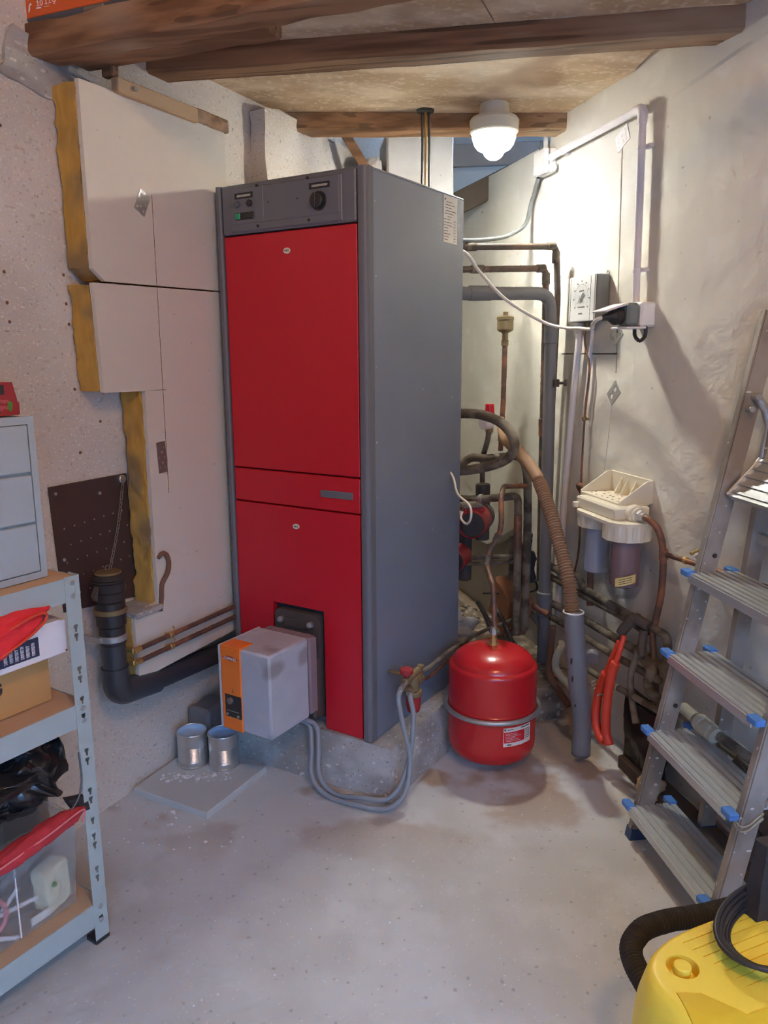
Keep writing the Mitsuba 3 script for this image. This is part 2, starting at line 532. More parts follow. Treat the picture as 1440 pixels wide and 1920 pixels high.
# ================================================================== THE ROOM
struct('floor', box(-4, 3, -1.42, 5.2, -0.12, 0.0, 0), 'm_floor', 'worn grey concrete floor with stains')
struct('wall_left', WL(box(-4.6, 3.1, 0, 0.12, 0, 2.62, 0)), 'm_wall_left', 'rough speckled cream roughcast wall on the left')
for i, (x, z) in enumerate([(-.292, 1.55), (-.109, 1.557), (-.292, 1.477), (-.108, 1.483), (-.29, 1.431), (-.104, 1.43), (-.103, 1.258), (-.102, 1.084), (-.02, 1.164), (-.263, 1.889)]):
    key = fresh('wall_left__wall_plug')
    scene[key] = mikit.ply(WL(cyl((x, -0.0015, z), (x, 0.004, z), 0.0042, 12)), 'm_rust')
slots = [sg.Polygon([(-.1235, 2.035), (-.1165, 2.035), (-.083, 1.28), (-.089, 1.28)]), sg.box(-.49, 1.341, -.087, 1.3445),
         sg.Polygon([(-.097, 1.20), (-.0945, 1.20), (-.128, 0.94), (-.1305, 0.94)]), sg.Polygon([(-.662, 1.98), (-.659, 1.98), (-.659, 1.50), (-.661, 1.50)])]
wall_r = sg.Polygon([(-2.9, 0.30), (-1.2, 0.42), (-0.86, 0.58), (-0.50, 0.29), (-0.47, 0), (4.4, 0), (4.4, 2.62), (-.50, 2.62), (-.52, 2.175), (-.64, 2.165), (-.672, 2.14), (-1.3, 2.145), (-2.9, 2.15)])
wr = poly(wall_r.difference(unary_union(slots)), 0.0, 0.07)
v_, f_ = trimesh.remesh.subdivide_to_size(wr.vertices, wr.faces, 0.16, max_iter=14)
wr = trimesh.Trimesh(v_, f_, process=False)
wr.vertices = wr.vertices + np.stack([0 * v_[:, 0], 0.07 * ((v_[:, 0] - .38) + np.sqrt((v_[:, 0] - .38) ** 2 + .01)) - .001, 0 * v_[:, 0]], 1)   # the wall bends away a little towards the door
struct('wall_right', WR(wr), 'm_wall_right', 'smooth off-white painted wall on the right with cracks')
struct('wall_right_backing', WR(box(-2.9, .2, 0.09, 0.2, 0, 2.05, 0)), 'm_masonry', 'dark masonry behind the right wall lining')
struct('wall_back', box(-2.2, 2.2, 4.6, 4.75, 0, 2.62, 0), 'm_masonry', 'dark masonry at the back of the recess')
front = sg.Polygon([(-3.6, 0), (2.4, 0), (2.4, 2.62), (-3.6, 2.62)]).difference(sg.box(-0.35, -0.01, 1.70, 2.05))
struct('wall_front', poly(front, -1.42, -1.30), 'm_wall_right', 'wall with an open doorway behind the photographer')
struct('driveway', box(-14, 14, -16, -1.42, -0.16, -0.04, 0), 'm_driveway', 'paved ground outside the doorway')
labels['driveway']['category'] = 'ground'
struct('wall_yard', box(-14, 14, -9.4, -9.0, -0.1, 3.9, 0), 'm_masonry', 'unseen wall added outside the doorway to block low sky light')  # unseen, added to keep low sky light off the upper walls
struct('ceiling', box(-4.2, 3.2, -1.42, 5.2, 2.62, 2.72, 0), 'm_chip', 'chipboard ceiling over the joists')


def ceil_panel(pts, z=2.212):
    key = fresh('ceiling__panel')
    m = trimesh.creation.extrude_polygon(sg.Polygon(pts), 0.018, engine='earcut')
    m.apply_translation((0, 0, z))
    scene[key] = mikit.ply(m, 'm_chip')


ceil_panel([(-0.80, 2.20), (0.110, 1.815), (0.302, 2.318), (-0.74, 2.52)])
ceil_panel([(0.114, 1.813), (1.08, 1.41), (0.93, 2.20), (0.306, 2.318)])
ceil_panel([(-0.71, 2.53), (-0.15, 2.45), (0.228, 3.30), (-0.40, 3.30)], 2.216)
ceil_panel([(-0.146, 2.45), (0.80, 2.32), (0.79, 2.72), (0.68, 3.30), (0.232, 3.30)])


def timber(name, label, p0, p1, w, z0, z1, mat, seed, amp=0.006):
    p0, p1 = np.array(p0, float), np.array(p1, float)
    d = (p1 - p0) / np.linalg.norm(p1 - p0)
    nrm = np.array([-d[1], d[0]])
    c = 0.008
    pts = []
    for p in (p0, p1):
        for a, z in ((0, z0 + c), (c, z0), (w - c, z0), (w, z0 + c), (w, z1), (0, z1)):
            q = p + nrm * a
            pts.append((q[0], q[1], z))
    return Thing(name, label, 'beam').own(rough(hull(pts), amp, 7.0, seed, 0.06), mat, 40)


timber('ceiling_beam', 'thick rough brown joist nearest the camera, orange case resting on it', (-0.93, 2.143), (1.15, 1.273), 0.098, 2.072, 2.14, 'm_wood', 3, 0.011)
timber('wane_strip', 'waney grey edged strip between the two nearest joists', (-0.80, 2.20), (-0.27, 1.99), 0.085, 2.085, 2.21, 'm_wood', 13, 0.012)
timber('ceiling_beam', 'squared brown joist crossing the middle of the ceiling to the right wall', (-0.76, 2.511), (0.93, 2.212), 0.10, 2.152, 2.214, 'm_wood', 5, 0.004)
timber('ceiling_beam', 'far brown joist that carries the lit round lamp', (-0.36, 3.112), (0.70, 3.126), 0.10, 2.152, 2.214, 'm_wood', 8, 0.004)

# batten, pier, strut, chimney and recess planks
t = Thing('wooden_batten', 'pale planed batten screwed above the plasterboard under the joist', 'batten', frame=PB)
t.own(rough(box(.125, .445, -.03, -.005, 2.022, 2.062, .003), .002, 20, 1, .03), 'm_batten', 40)
t.part('bolt', cyl((.185, -.036, 2.045), (.185, -.029, 2.045), .007, 6), 'm_steel')
Thing('timber_offcut', 'short dark brown timber at the end of the pale batten', 'timber', frame=PB).own(rough(box(.447, .60, -.022, .0, 2.028, 2.068, .004), .003, 15, 2, .04), 'm_wood', 40)
Thing('timber_offcut', 'dark timber block above the left end of the pale batten', 'timber', frame=PB).own(rough(box(.118, .145, -.02, .02, 2.064, 2.12, .004), .003, 15, 4, .03), 'm_wood', 40)
Thing('mortar_patch', 'lumpy grey mortar smeared on the roughcast wall under the thick joist end', 'mortar', frame=WL).own(rough(hull([(x, y, z) for x, z in ((-.26, 2.01), (-.21, 2.13), (-.12, 2.075), (.06, 2.055), (.12, 2.03), (.02, 1.995), (-.12, 1.985)) for y in (-.010, .004)]), .010, 22, 17, .02), 'm_concrete', 60)
t = Thing('concrete_pier', 'crumbling cream plastered masonry pier beside the plasterboard above the boiler', 'pier', frame=WL)
t.own(rough(hull([(x, y, z) for x, zt in ((.765, 2.175), (.85, 2.195), (1.5, 2.17)) for y in (-.065, -.002) for z in (1.5, zt)]), .009, 14, 9, .05), 'm_wall_left', 50)
Thing('wooden_strut', 'grey slanting wooden strut above the boiler top', 'strut').own(
    hull([(x + dx, y + dy, z) for (x, y, z) in ((-.145, 3.28, 2.19), (-.02, 3.33, 2.0)) for dx in (-.02, .02) for dy in (0, .03)]), 'm_wood')
Thing('plaster_patch', 'lump of cream plaster in the dark recess beside the chimney', 'plaster').own(
    rough(box(-.075, .005, 3.36, 3.5, 1.8, 2.12, .02), .015, 14, 12, .04), 'm_wall_left', 60)
t = Thing('chimney', 'plastered chimney shaft behind the boiler under the far joist', 'chimney')
t.own(mv(rough(box(-.135, .135, 0, .3, .1, 2.22, .008), .006, 8, 21, .07), (.155, 3.38, 0), [('z', 6)]), 'm_wall_right', 45)
Thing('recess_plank', 'grey plank in the dark recess right of the chimney', 'plank').own(mv(box(-.30, .26, 0, .03, 2.215, 2.315, .003), (.60, 3.95, 0), [('z', -8)]), 'm_pvc')
Thing('recess_plank', 'dark plank below the grey plank in the recess', 'plank').own(mv(mv(box(-.26, .16, 0, .03, -.05, .05, .003), (0, 0, 0), [('y', -24), ('z', -8)]), (.52, 3.86, 2.11)), 'm_lumber')

# ---- cables hanging before the chimney
for i, (x0, x1, m, what) in enumerate([(.146, .140, 'm_black', 'black cable hanging left before the chimney'), (.158, .157, 'm_cable_brown', 'ochre cable hanging between two darker ones before the chimney'), (.171, .172, 'm_black', 'black cable hanging right before the chimney')]):
    Thing('hanging_cable', what, 'cable').own(tube(smooth_path([(x0, 3.085, 2.214), (x0 + .002, 3.075, 2.05), (x1, 3.03, 1.7), (x1, 3.0, 1.5)], 6), .0046, 10), m, True)
Thing('cable_hole_disc', 'black disc painted for the dark hole where cables pass the ceiling', 'disc').own(cyl((.158, 3.083, 2.204), (.158, 3.083, 2.213), .032, 24), 'm_black_matt', 40)  # solid disc; the darkness of the ceiling hole is its black colour

# ---- lit bulkhead lamp
LX, LY = .400, 3.018
t = Thing('bulkhead_lamp', 'lit round glass bulkhead lamp on the far joist', 'lamp')
t.part('base', mv(lathe([(0, 2.213), (.05, 2.213), (.055, 2.17), (.080, 2.166), (.088, 2.155), (.086, 2.118), (.081, 2.114), (.080, 2.126), (0, 2.126)], 48), (LX, LY, 0)), 'm_cream', 35)
gk = t.part('glass_collar', mv(lathe([(.047, 2.056), (.060, 2.063), (.071, 2.078), (.078, 2.100), (.0795, 2.122), (.040, 2.124)], 48), (LX, LY, 0)), 'm_white', True, label='glowing opal glass collar')
scene[gk]['emitter'] = {'type': 'area', 'radiance': {'type': 'rgb', 'value': [7.0, 6.5, 5.6]}}
bk = t.part('bulb', mv(trimesh.creation.icosphere(subdivisions=3, radius=.040), (LX, LY, 2.064)), 'm_white', True, label='glowing round bulb')
scene[bk]['emitter'] = {'type': 'area', 'radiance': {'type': 'rgb', 'value': list(BULB_RADIANCE)}}
# ---- second lamp, behind the photographer
t = Thing('bulkhead_lamp', 'warm ceiling bulb behind the photographer', 'lamp')
t.part('base', mv(lathe([(0, 2.62), (.06, 2.62), (.06, 2.59), (.02, 2.57), (0, 2.57)], 24), (LAMP2[0], LAMP2[1], 0)), 'm_cream', 35)
bk = t.part('bulb', mv(trimesh.creation.icosphere(subdivisions=3, radius=.13), (LAMP2[0], LAMP2[1], 2.45)), 'm_white', True)
scene[bk]['emitter'] = {'type': 'area', 'radiance': {'type': 'rgb', 'value': list(BULB2_RADIANCE)}}

# ================================================================== LEFT WALL
def wool(outline, y0, y1, seed):
    return rough(poly(outline, y0, y1), .009, 30, seed, .016)


t = Thing('plasterboard', 'upper cream plasterboard sheet with a thick wool backing beside the boiler', 'wall panel', frame=PB)
t.part('sheet', poly([(.007, 2.026), (.008, 1.571), (.046, 1.541), (.58, 1.548), (.585, 2.03)], -.014, 0.0), 'm_board')
t.part('insulation', wool([(.004, 2.02), (.006, 1.575), (.05, 1.546), (.58, 1.552), (.58, 2.02)], .0005, .072, 1), 'm_wool', 60, label='mustard mineral wool')
t = Thing('plasterboard', 'lower stepped cream plasterboard sheet with copper pipes along its foot', 'wall panel', frame=PB)
low = [(.005, 1.535), (.015, 1.249), (.168, 1.247), (.166, .617), (.065, .601), (.068, .402), (.56, .412), (.575, 1.543)]
t.part('sheet', poly(low, -.014, 0.0), 'm_board')
t.part('insulation', wool([(.003, 1.53), (.013, 1.254), (.165, 1.251), (.162, .612), (.062, .596), (.066, .408), (.55, .414), (.57, 1.54)], .0005, .072, 2), 'm_wool', 60, label='mustard mineral wool')
t.part('pencil_line', poly([(.2425, 1.79), (.244, 1.79), (.2405, .94), (.239, .94)], -.0146, -.0135), 'm_rust')
t.part('saw_cut', poly([(.168, 1.2475), (.252, 1.2485), (.252, 1.2465)], -.0146, -.0135), 'm_rust')
Thing('plasterboard', 'loose plasterboard edge lying along the cut above the copper pipes', 'wall panel', frame=PB).own(rough(box(.06, .170, -.03, .09, .596, .612, .003), .003, 20, 5, .03), 'm_concrete', 40)


def nail_plate(label, fr, x, z, w, h, rot, mat, y=0.0, holes=None):
    g = sg.Polygon([(-w / 2, -h / 2), (w / 2, -h / 2), (w / 2, h / 2), (-w / 2, h / 2)])
    for (a, b, r) in holes or [(i * w * .3, j * h * .32, .0026) for i in (-1, 1) for j in (-1, 0, 1)]:
        g = g.difference(sg.Point(a, b).buffer(r, 8))
    m = poly(g, -.002, 0.0)
    m = mv(m, (0, 0, 0), [('y', -rot)])
    th = Thing('mending_plate', label, 'metal plate', frame=fr)
    th.own(mv(m, (x, y, z)), mat)
    for s in (-1, 1):
        th.part('nail', mv(mv(cyl((0, -.004, s * h * .17), (0, 0, s * h * .17), .0035, 10), (0, 0, 0), [('y', -rot)]), (x, y, z)), 'm_steel')


nail_plate('bright diamond-set perforated plate on the upper plasterboard', PB, .203, 1.762, .042, .062, -28, 'm_steel', -.014)
nail_plate('upright dark perforated plate on the lower plasterboard', PB, .219, 1.05, .036, .092, 3, 'm_chain', -.014)

# brown plate, chain, fill pipe
PLT = [(-.223, 1.005), (.061, 1.004), (.075, .62), (-.208, .653)]
t = Thing('dimpled_plate', 'dark brown dimpled metal plate fixed to the roughcast wall', 'metal plate', frame=WL)
t.own(poly(PLT, -.006, -.001), 'm_plate_brown')
for x, z in ((-.205, .985), (-.195, .80), (-.05, .962)):
    t.part('screw', cyl((x, -.010, z), (x, -.005, z), .005, 12), 'm_zinc', 40)
dm = [cyl((x, -.0072, z), (x, -.0055, z), .0024, 8, b=0) for i in range(7) for j in range(5) for x, z in [(-.185 + i * .036 + (j % 2) * .018, .885 - j * .048 + i * .002)] if not (j == 4 and i > 4)]
for m in dm:
    t.part('dimple', m, 'm_zinc')
ch0, ch1 = np.array([.038, -.012, .985]), np.array([-.112, -.088, .762])
t = Thing('chain', 'steel chain from the brown plate down to the fill cap', 'chain', frame=WL)
t.part('washer', cyl((.038, -.014, .990), (.038, -.006, .990), .013, 20), 'm_steel', 40, label='steel screw and washer')
N = 24
for i in range(N):
    a, b = ch0 + (ch1 - ch0) * (i - .12) / N, ch0 + (ch1 - ch0) * (i + 1.12) / N
    mid, d = (a + b) / 2, (b - a) / np.linalg.norm(b - a)
    sag = .012 * math.sin(math.pi * (i + .5) / N)
    side = np.cross(d, [0, 1.0, 0]) if i % 2 else np.cross(np.cross(d, [0, 1.0, 0]), d)
    side /= np.linalg.norm(side)
    L_, W_ = np.linalg.norm(b - a) / 2, .0042
    loop = [mid + d * L_ * math.cos(u) * 1.0 + side * W_ * math.sin(u) + np.array([sag * .5, 0, -sag * .4]) for u in np.linspace(0, 2 * math.pi, 14, endpoint=False)]
    t.part('link', tube(loop, .0013, 6, closed=True), 'm_chain', True)

px_, of_ = -.118, .085      # fill pipe axis in the left wall frame
t = Thing('fill_pipe', 'black oil filler pipe with capped top and elbow below the brown plate', 'pipe', frame=WL)


def up(z0, z1, r0, r1=None, b=.003, dx=0.0):
    zc = lambda z: px_ + (0.74 - z) * .0 + dx
    return cyl((zc(z0), -of_, z0), (zc(z1), -of_, z1), r0, 40, b=b, r2=r1)


t.part('pipe', join(tube(fillet([(px_, -of_, .62), (px_, -of_, .395), (-.03, -.083, .378), (.62, -.03, .30)], .075, 10), .0335, 32)), 'm_black_pipe', 40)
t.part('elbow', tube(fillet([(px_, -of_, .475), (px_, -of_, .393), (.045, -.079, .3675)], .078, 12), .0385, 32), 'm_black_pipe', 40)
t.part('coupling', join(up(.60, .672, .041), up(.545, .60, .0365)), 'm_black', 40)
t.part('clamp', up(.637, .652, .045, b=.002), 'm_brass_dull', 40, label='brass pipe clamp')
t.part('wall_clip', join(up(.556, .575, .0395, b=.002), box(px_ - .048, px_ - .034, -.03, 0, .557, .574), box(px_ - .046, px_ - .036, -of_, -.02, .557, .574)), 'm_zinc', 40, label='grey steel pipe clip')
t.part('cap', join(up(.672, .70, .040), up(.70, .728, .043), up(.728, .735, .046), up(.735, .750, .044, .038)), 'm_black_matt', 40)
t.part('cap_lid', up(.750, .757, .037), 'm_brass_dull', 40, label='dusty cap lid')
for s in (-1, 1):
    t.part('cam_lever', hull([(px_ + s * .044, -of_ + dy, .725) for dy in (-.008, .008)] + [(px_ + s * .060, -of_ + dy, .70) for dy in (-.008, .008)] + [(px_ + s * .052, -of_ + dy, .685) for dy in (-.008, .008)]), 'm_iron')
t.part('ring', tube([(px_ + .008 * math.cos(a), -of_, .766 + .008 * math.sin(a)) for a in np.linspace(0, 2 * math.pi, 14, endpoint=False)], .0016, 6, closed=True), 'm_chain', True)
Thing('bent_rod', 'brown hooked iron rod leaning behind the filler pipe', 'rod', frame=WL).own(
    tube(smooth_path([(.069, -.10, .752), (.083, -.105, .764), (.100, -.105, .755), (.108, -.105, .73), (.100, -.105, .70), (.078, -.10, .668), (.072, -.10, .63), (.066, -.098, .588)], 8), [.006, .007, .0075, .008, .008], 12), 'm_rust', True)

# two copper pipes along the plasterboard
for z0, z1, what in ((.510, .506, 'upper of two copper pipes along the foot of the plasterboard'), (.473, .469, 'lower of two copper pipes along the foot of the plasterboard')):
    t = Thing('copper_pipe', what, 'pipe', frame=PB)
    t.part('tube', tube([(.038, -.036, z0), (.30, -.036, (z0 + z1) / 2), (.66, -.036, z1)], .0075, 14), 'm_copper', True)
    t.part('end_fitting', join(cyl((.032, -.036, z0), (.058, -.036, z0), .0105, 6), cyl((.036, -.036, z0), (.036, .002, z0), .009, 14)), 'm_brass', 40, label='brass end fitting')
    t.part('clip', join(cyl((.178, -.036, z0 - .0007), (.194, -.036, z0 - .0007), .0105, 14), cyl((.186, -.036, z0), (.186, -.012, z0), .004, 10),
                        tube([(.186, -.047 - .0, z0 + .012), (.19, -.050, z0 + .022), (.182, -.050, z0 + .03)], .002, 6)), 'm_brass', 40, label='brass pipe clip')

# ================================================================== PLINTH, SLAB, TINS
pl = hull([(x, y, 0) for x, y in ((-.555, -.075), (.104, -.05), (.085, .70), (-.5, .70))] + [(x, y, .1535) for x, y in ((-.545, -.018), (.074, -.006), (.050, .70), (-.49, .70))])
Thing('plinth', 'rough concrete plinth under the boiler', 'plinth', frame=BO).own(rough(pl, .007, 22, 31, .03), 'm_concrete', 50)
Thing('concrete_block', 'dark concrete block against the left wall behind the burner', 'block', frame=WL).own(rough(box(.26, .385, -.10, -.004, 0, .175, .012), .005, 20, 6, .03), 'm_block', 50)
sl = hull([(x, y, z) for x, y in ((-.789, 2.243), (-.528, 2.104), (-.39, 2.368), (-.690, 2.455)) for z in (0, .016)] + [(x * .985 - .009, y * .993 + .0165, .022) for x, y in ((-.789, 2.243), (-.528, 2.104), (-.39, 2.368), (-.690, 2.455))])
Thing('paving_slab', 'grey slab on the floor carrying two open tins', 'slab').own(rough(sl, .0012, 30, 3, .03), 'm_tile', 40)
for (x, y, what) in ((-.636, 2.392, 'left of two open ribbed food tins on the slab'), (-.532, 2.380, 'right of two open ribbed food tins on the slab, nearer the burner')):
    prof = [(0, .0225), (.046, .0225), (.0495, .026), (.0495, .029), (.0475, .031), (.0475, .043)]
    for k in range(16):
        z = .045 + k * .0032
        prof += [(.0475, z), (.0464, z + .0016)]
    prof += [(.0475, .098), (.0475, .134), (.0495, .136), (.0495, .1395), (.0485, .141), (.047, .139), (.0466, .134)]
    t = Thing('tin_can', what, 'tin can')
    t.part('body', mv(lathe(prof, 48), (x, y, 0)), 'm_steel', 35)
    t.part('sky_disc', mv(lathe([(0, .126), (.0462, .126)], 40), (x, y, 0)), 'm_tin_painted_sky', 35, label='raised disc with blue sky light painted in')  # disc raised near the rim to carry the painted sky blue
    t.part('lining', mv(lathe([(.0464, .126), (.0466, .139)], 40), (x, y, 0)), 'm_tin_painted_sky', True, label='lining with blue sky light painted in')
cr = []
for k in range(170):
    if k < 90:
        a, r = rng.uniform(0, 2 * math.pi), rng.uniform(0, .05)
        x, y = (-.64, 2.30) if k < 55 else (-.55, 2.31)
        x, y, z = x + r * 1.6 * math.cos(a), y + r * .7 * math.sin(a), .022
    else:
        x, y = rng.uniform(-.85, -.3), rng.uniform(1.95, 2.18)
        z = 0.0
        if y > 2.243 - (x + .789) * .53 - .02:
            continue
    s = rng.uniform(.002, .008) if k % 9 else rng.uniform(.008, .014)
    cr.append(mv(stone((s, s * .8, s * .6), k, 1), (x, y, z + s * .12)))
Thing('plaster_crumbs', 'white plaster crumbs scattered over the slab and floor by the tins', 'crumbs', kind='stuff').own(join(*cr), 'm_powder')
cr = []
for k in range(120):
    x, y = rng.uniform(-.5, .75), rng.uniform(1.0, 2.6)
    if y > 2.1 - .5 * x and x < .25:
        continue
    s = rng.uniform(.0015, .005)
    cr.append(mv(stone((s, s, s * .6), 300 + k, 1), (x, y, s * .12)))
Thing('floor_grit', 'small pale grit scattered over the concrete floor', 'grit', kind='stuff').own(join(*cr), 'm_powder')

# ================================================================== BOILER
ZB, ZT, BW, BD_ = .1537, 1.8516, .5524, .5898
t = Thing('boiler', 'tall red fronted grey boiler standing on the concrete plinth', 'boiler', frame=BO)
t.part('casing', box(-BW + .006, -.006, .03, BD_ - .003, ZB + .004, ZT - .006, .003), 'm_slate_dark')
t.part('top_panel', box(-BW, 0, .004, BD_, ZT - .008, ZT, .003), 'm_grey')
t.part('side_panel', box(-.006, .0, .028, BD_, ZB, ZT - .006, .002), 'm_grey', label='grey sheet side with scuffs')
t.part('side_panel', box(-BW, -BW + .006, .028, BD_, ZB, ZT - .006, .002), 'm_grey')


def strip(x0, x1, rr, left=False):
    c = [(x0, .03), (x0, -.004)] if not left else []
    g = sg.box(x0, -.006, x1, .03).buffer(-rr).buffer(rr, 8)
    g = g.union(sg.box(x0, .01, x1, .03))
    m = trimesh.creation.extrude_polygon(g, ZT - ZB - .002, engine='earcut')
    m.apply_translation((0, 0, ZB + .001))
    return m


t.part('corner_strip', strip(-.0325, .002, .014), 'm_slate', 40, label='dark grey rounded corner strip')
t.part('corner_strip', strip(-BW - .002, -.534, .008), 'm_slate', 40)
X0, X1 = -.531, -.0355
t.part('front_panel', box(X0, X1, .002, .03, .990, 1.703, .0025), 'm_red', label='upper red front panel')
t.part('front_panel', box(X0, X1, .002, .03, .880, .985, .0025), 'm_red', label='narrow red middle panel')
t.part('front_panel', poly(sg.box(X0, ZB + .002, X1, .875).difference(sg.box(-.385, 0, -.177, .552)), .002, .03), 'm_red', label='lower red panel with burner opening')
t.part('nameplate', box(-.179, -.060, -.0005, .003, .920, .942, .0008), 'm_slate', label='grey blank strip plate')
for z, x in ((1.647, -.283), (.816, -.278)):
    b = t.part('badge', mv(poly(sg.Point(0, 0).buffer(1, 24), -.0012, .003), (0, 0, 0)).apply_transform(np.diag([.0125, 1, .0085, 1])).apply_translation((x, 0, z)), 'm_cream', label='small cream oval badge')
    t.part('print', join(*[box(x + d - w, x + d + w, -.0016, -.001, z - .0022, z + .0022, 0) for d, w in ((-.006, .0014), (0, .0024), (.006, .0016))]), 'm_ink', parent=b)
cp = t.part('control_panel', box(X0, X1, -.002, .03, 1.708, ZT - .003, .004), 'm_slate', label='grey control panel')
t.part('raised_plate', box(-.493, -.078, -.007, 0, 1.713, 1.838, .003), 'm_slate', parent=cp)
t.part('module', box(-.490, -.3605, -.0085, -.006, 1.734, 1.834, .0012), 'm_slate', parent=cp)
t.part('module', box(-.3585, -.086, -.0085, -.006, 1.734, 1.834, .0012), 'm_slate', parent=cp)
for x0, x1, z0, z1, what in ((-.470, -.400, 1.8065, 1.8225, 'small display window on the left'), (-.188, -.117, 1.805, 1.821, 'small display window on the right')):
    t.part('display', join(box(x0, x1, -.0105, -.008, z0, z0 + .002, 0), box(x0, x1, -.0105, -.008, z1 - .002, z1, 0), box(x0, x0 + .002, -.0105, -.008, z0, z1, 0), box(x1 - .002, x1, -.0105, -.008, z0, z1, 0), box(x0 + .002, x1 - .002, -.009, -.008, z0 + .002, z1 - .002, 0)), 'm_black', label=what, parent=cp)
    t.part('display_glass', box(x0 + .008, x1 - .008, -.0094, -.0088, z0 + .005, z1 - .005, 0), 'm_zinc', parent=cp)
for x, m in ((-.461, 'm_slate_dark'), (-.412, 'm_black')):
    t.part('button', cyl((x, -.017, 1.791), (x, -.008, 1.791), .0095, 24), m, 40, parent=cp)
t.part('switch', box(-.470, -.397, -.0115, -.008, 1.7465, 1.7665, .001), 'm_black', label='black switch plate', parent=cp)
t.part('switch_lamp', box(-.467, -.449, -.0145, -.011, 1.748, 1.765, .001), 'm_green_light', label='green rocker switch', parent=cp)
t.part('switch_rocker', box(-.444, -.402, -.0135, -.011, 1.749, 1.764, .001), 'm_black', parent=cp)
t.part('knob', join(cyl((-.156, -.011, 1.772), (-.156, -.008, 1.772), .0265, 32), cyl((-.156, -.026, 1.772), (-.156, -.010, 1.772), .0215, 32), box(-.1585, -.1535, -.030, -.025, 1.753, 1.791, .001)), 'm_black', 40, label='black round thermostat knob', parent=cp)
for x, z in ((-.384, 1.8375), (-.194, 1.8375), (-.384, 1.724), (-.193, 1.724), (-.341, 1.786), (-.232, 1.786)):
    r = .0042 if z > 1.8 or z < 1.75 else .0022
    t.part('screw', cyl((x, -.0105, z), (x, -.006, z), r, 12), 'm_black', 40, parent=cp)
lab = t.part('data_label', box(.0002, .0012, .444, .539, 1.699, 1.8435, 0), 'm_paper', label='cream printed data label')
ln = []
for k, (a, b) in enumerate([(.45, .46), (.463, .50), (.455, .52), (.455, .50), (.46, .53), (.452, .515), (.47, .50), (.448, .49), (.448, .50), (.448, .505), (.448, .475), (.448, .475), (.448, .49), (.448, .48), (.448, .475)]):
    z = 1.833 - k * .0089
    ln.append(box(.0012, .0014, a, b, z - .001 - (.003 if k == 0 else 0), z + .001, 0))
    if k > 6:
        ln.append(box(.0012, .0014, .513, .53, z - .003, z - .001, 0))
t.part('print', join(*ln), 'm_ink', parent=lab)
t.part('burner_door', box(-.384, -.178, .020, .030, ZB + .03, .5515, .002), 'm_black_matt', label='black recessed burner door')
fl = sg.box(-.352, .20, -.215, .515).buffer(.02, 6)
t.part('burner_flange', join(poly(fl, -.006, .02), poly(sg.box(-.325, .49, -.24, .508).buffer(.006, 4), -.012, 0)), 'm_iron', 40, label='grey cast burner flange')
for x in (-.343, -.224):
    t.part('flange_bolt', join(cyl((x, -.018, .502), (x, -.004, .502), .011, 6), cyl((x, -.024, .502), (x, -.004, .502), .006, 12)), 'm_zinc')

# ---- burner
t = Thing('oil_burner', 'grey boxy oil burner with orange strip fixed into the boiler front', 'burner', frame=BO)
cov = hull([(x, y, z) for x in (-.372, -.174) for y, z in ((-.27, .228), (-.27, .487), (-.255, .494), (-.085, .497), (-.085, .228))])
sl_ = trimesh.intersections.slice_mesh_plane
t.part('cover', box(-.371, -.174, -.27, -.085, .229, .4935, .007), 'm_burner', 40, label='dusty grey metal cover')
t.part('back_plate', box(-.362, -.170, -.085, -.045, .237, .490, .006), 'm_mauve', 40, label='dull mauve rear housing')
t.part('rear_casting', box(-.34, -.186, -.045, -.008, .2, .40, .006), 'm_iron')
t.part('neck', cyl((-.275, -.09, .34), (-.275, .02, .34), .065, 28), 'm_iron', 40)
og = t.part('orange_strip', join(box(-.364, -.2835, -.2735, -.262, .228, .490, .003), box(-.364, -.2835, -.2725, -.212, .487, .4965, .003)), 'm_orange', label='orange front strip')
t.part('edge_trim', box(-.3735, -.3645, -.2735, -.085, .229, .494, .002), 'm_burner')
wn = t.part('window', box(-.3505, -.2855, -.2750, -.272, .271, .343, .001), 'm_black', label='black control window')
t.part('reset_knob', cyl((-.326, -.283, .326), (-.326, -.274, .326), .0105, 20), 'm_chain', 40, parent=wn)
for x, z in ((-.342, .279), (-.298, .279)):
    t.part('screw', cyl((x, -.278, z), (x, -.274, z), .0045, 12), 'm_zinc', 40, parent=wn)
t.part('print', box(-.342, -.296, -.2754, -.2748, .2905, .2925, 0), 'm_zinc', parent=wn)
lg = t.part('logo', poly([(-.355, .460), (-.335, .4665), (-.312, .4665), (-.292, .460), (-.312, .4525), (-.335, .4525)], -.2745, -.273), 'm_red_dark', label='red lozenge logo')
t.part('lettering', text('CUENOD', .0082, -.3235, .4593, -.2744, .0006, True, True), 'm_white', parent=lg)
t.part('flame_mark', poly(sg.Polygon([(-.319, .354), (-.315, .350), (-.317, .362), (-.321, .366)]), -.2742, -.273), 'm_ink')

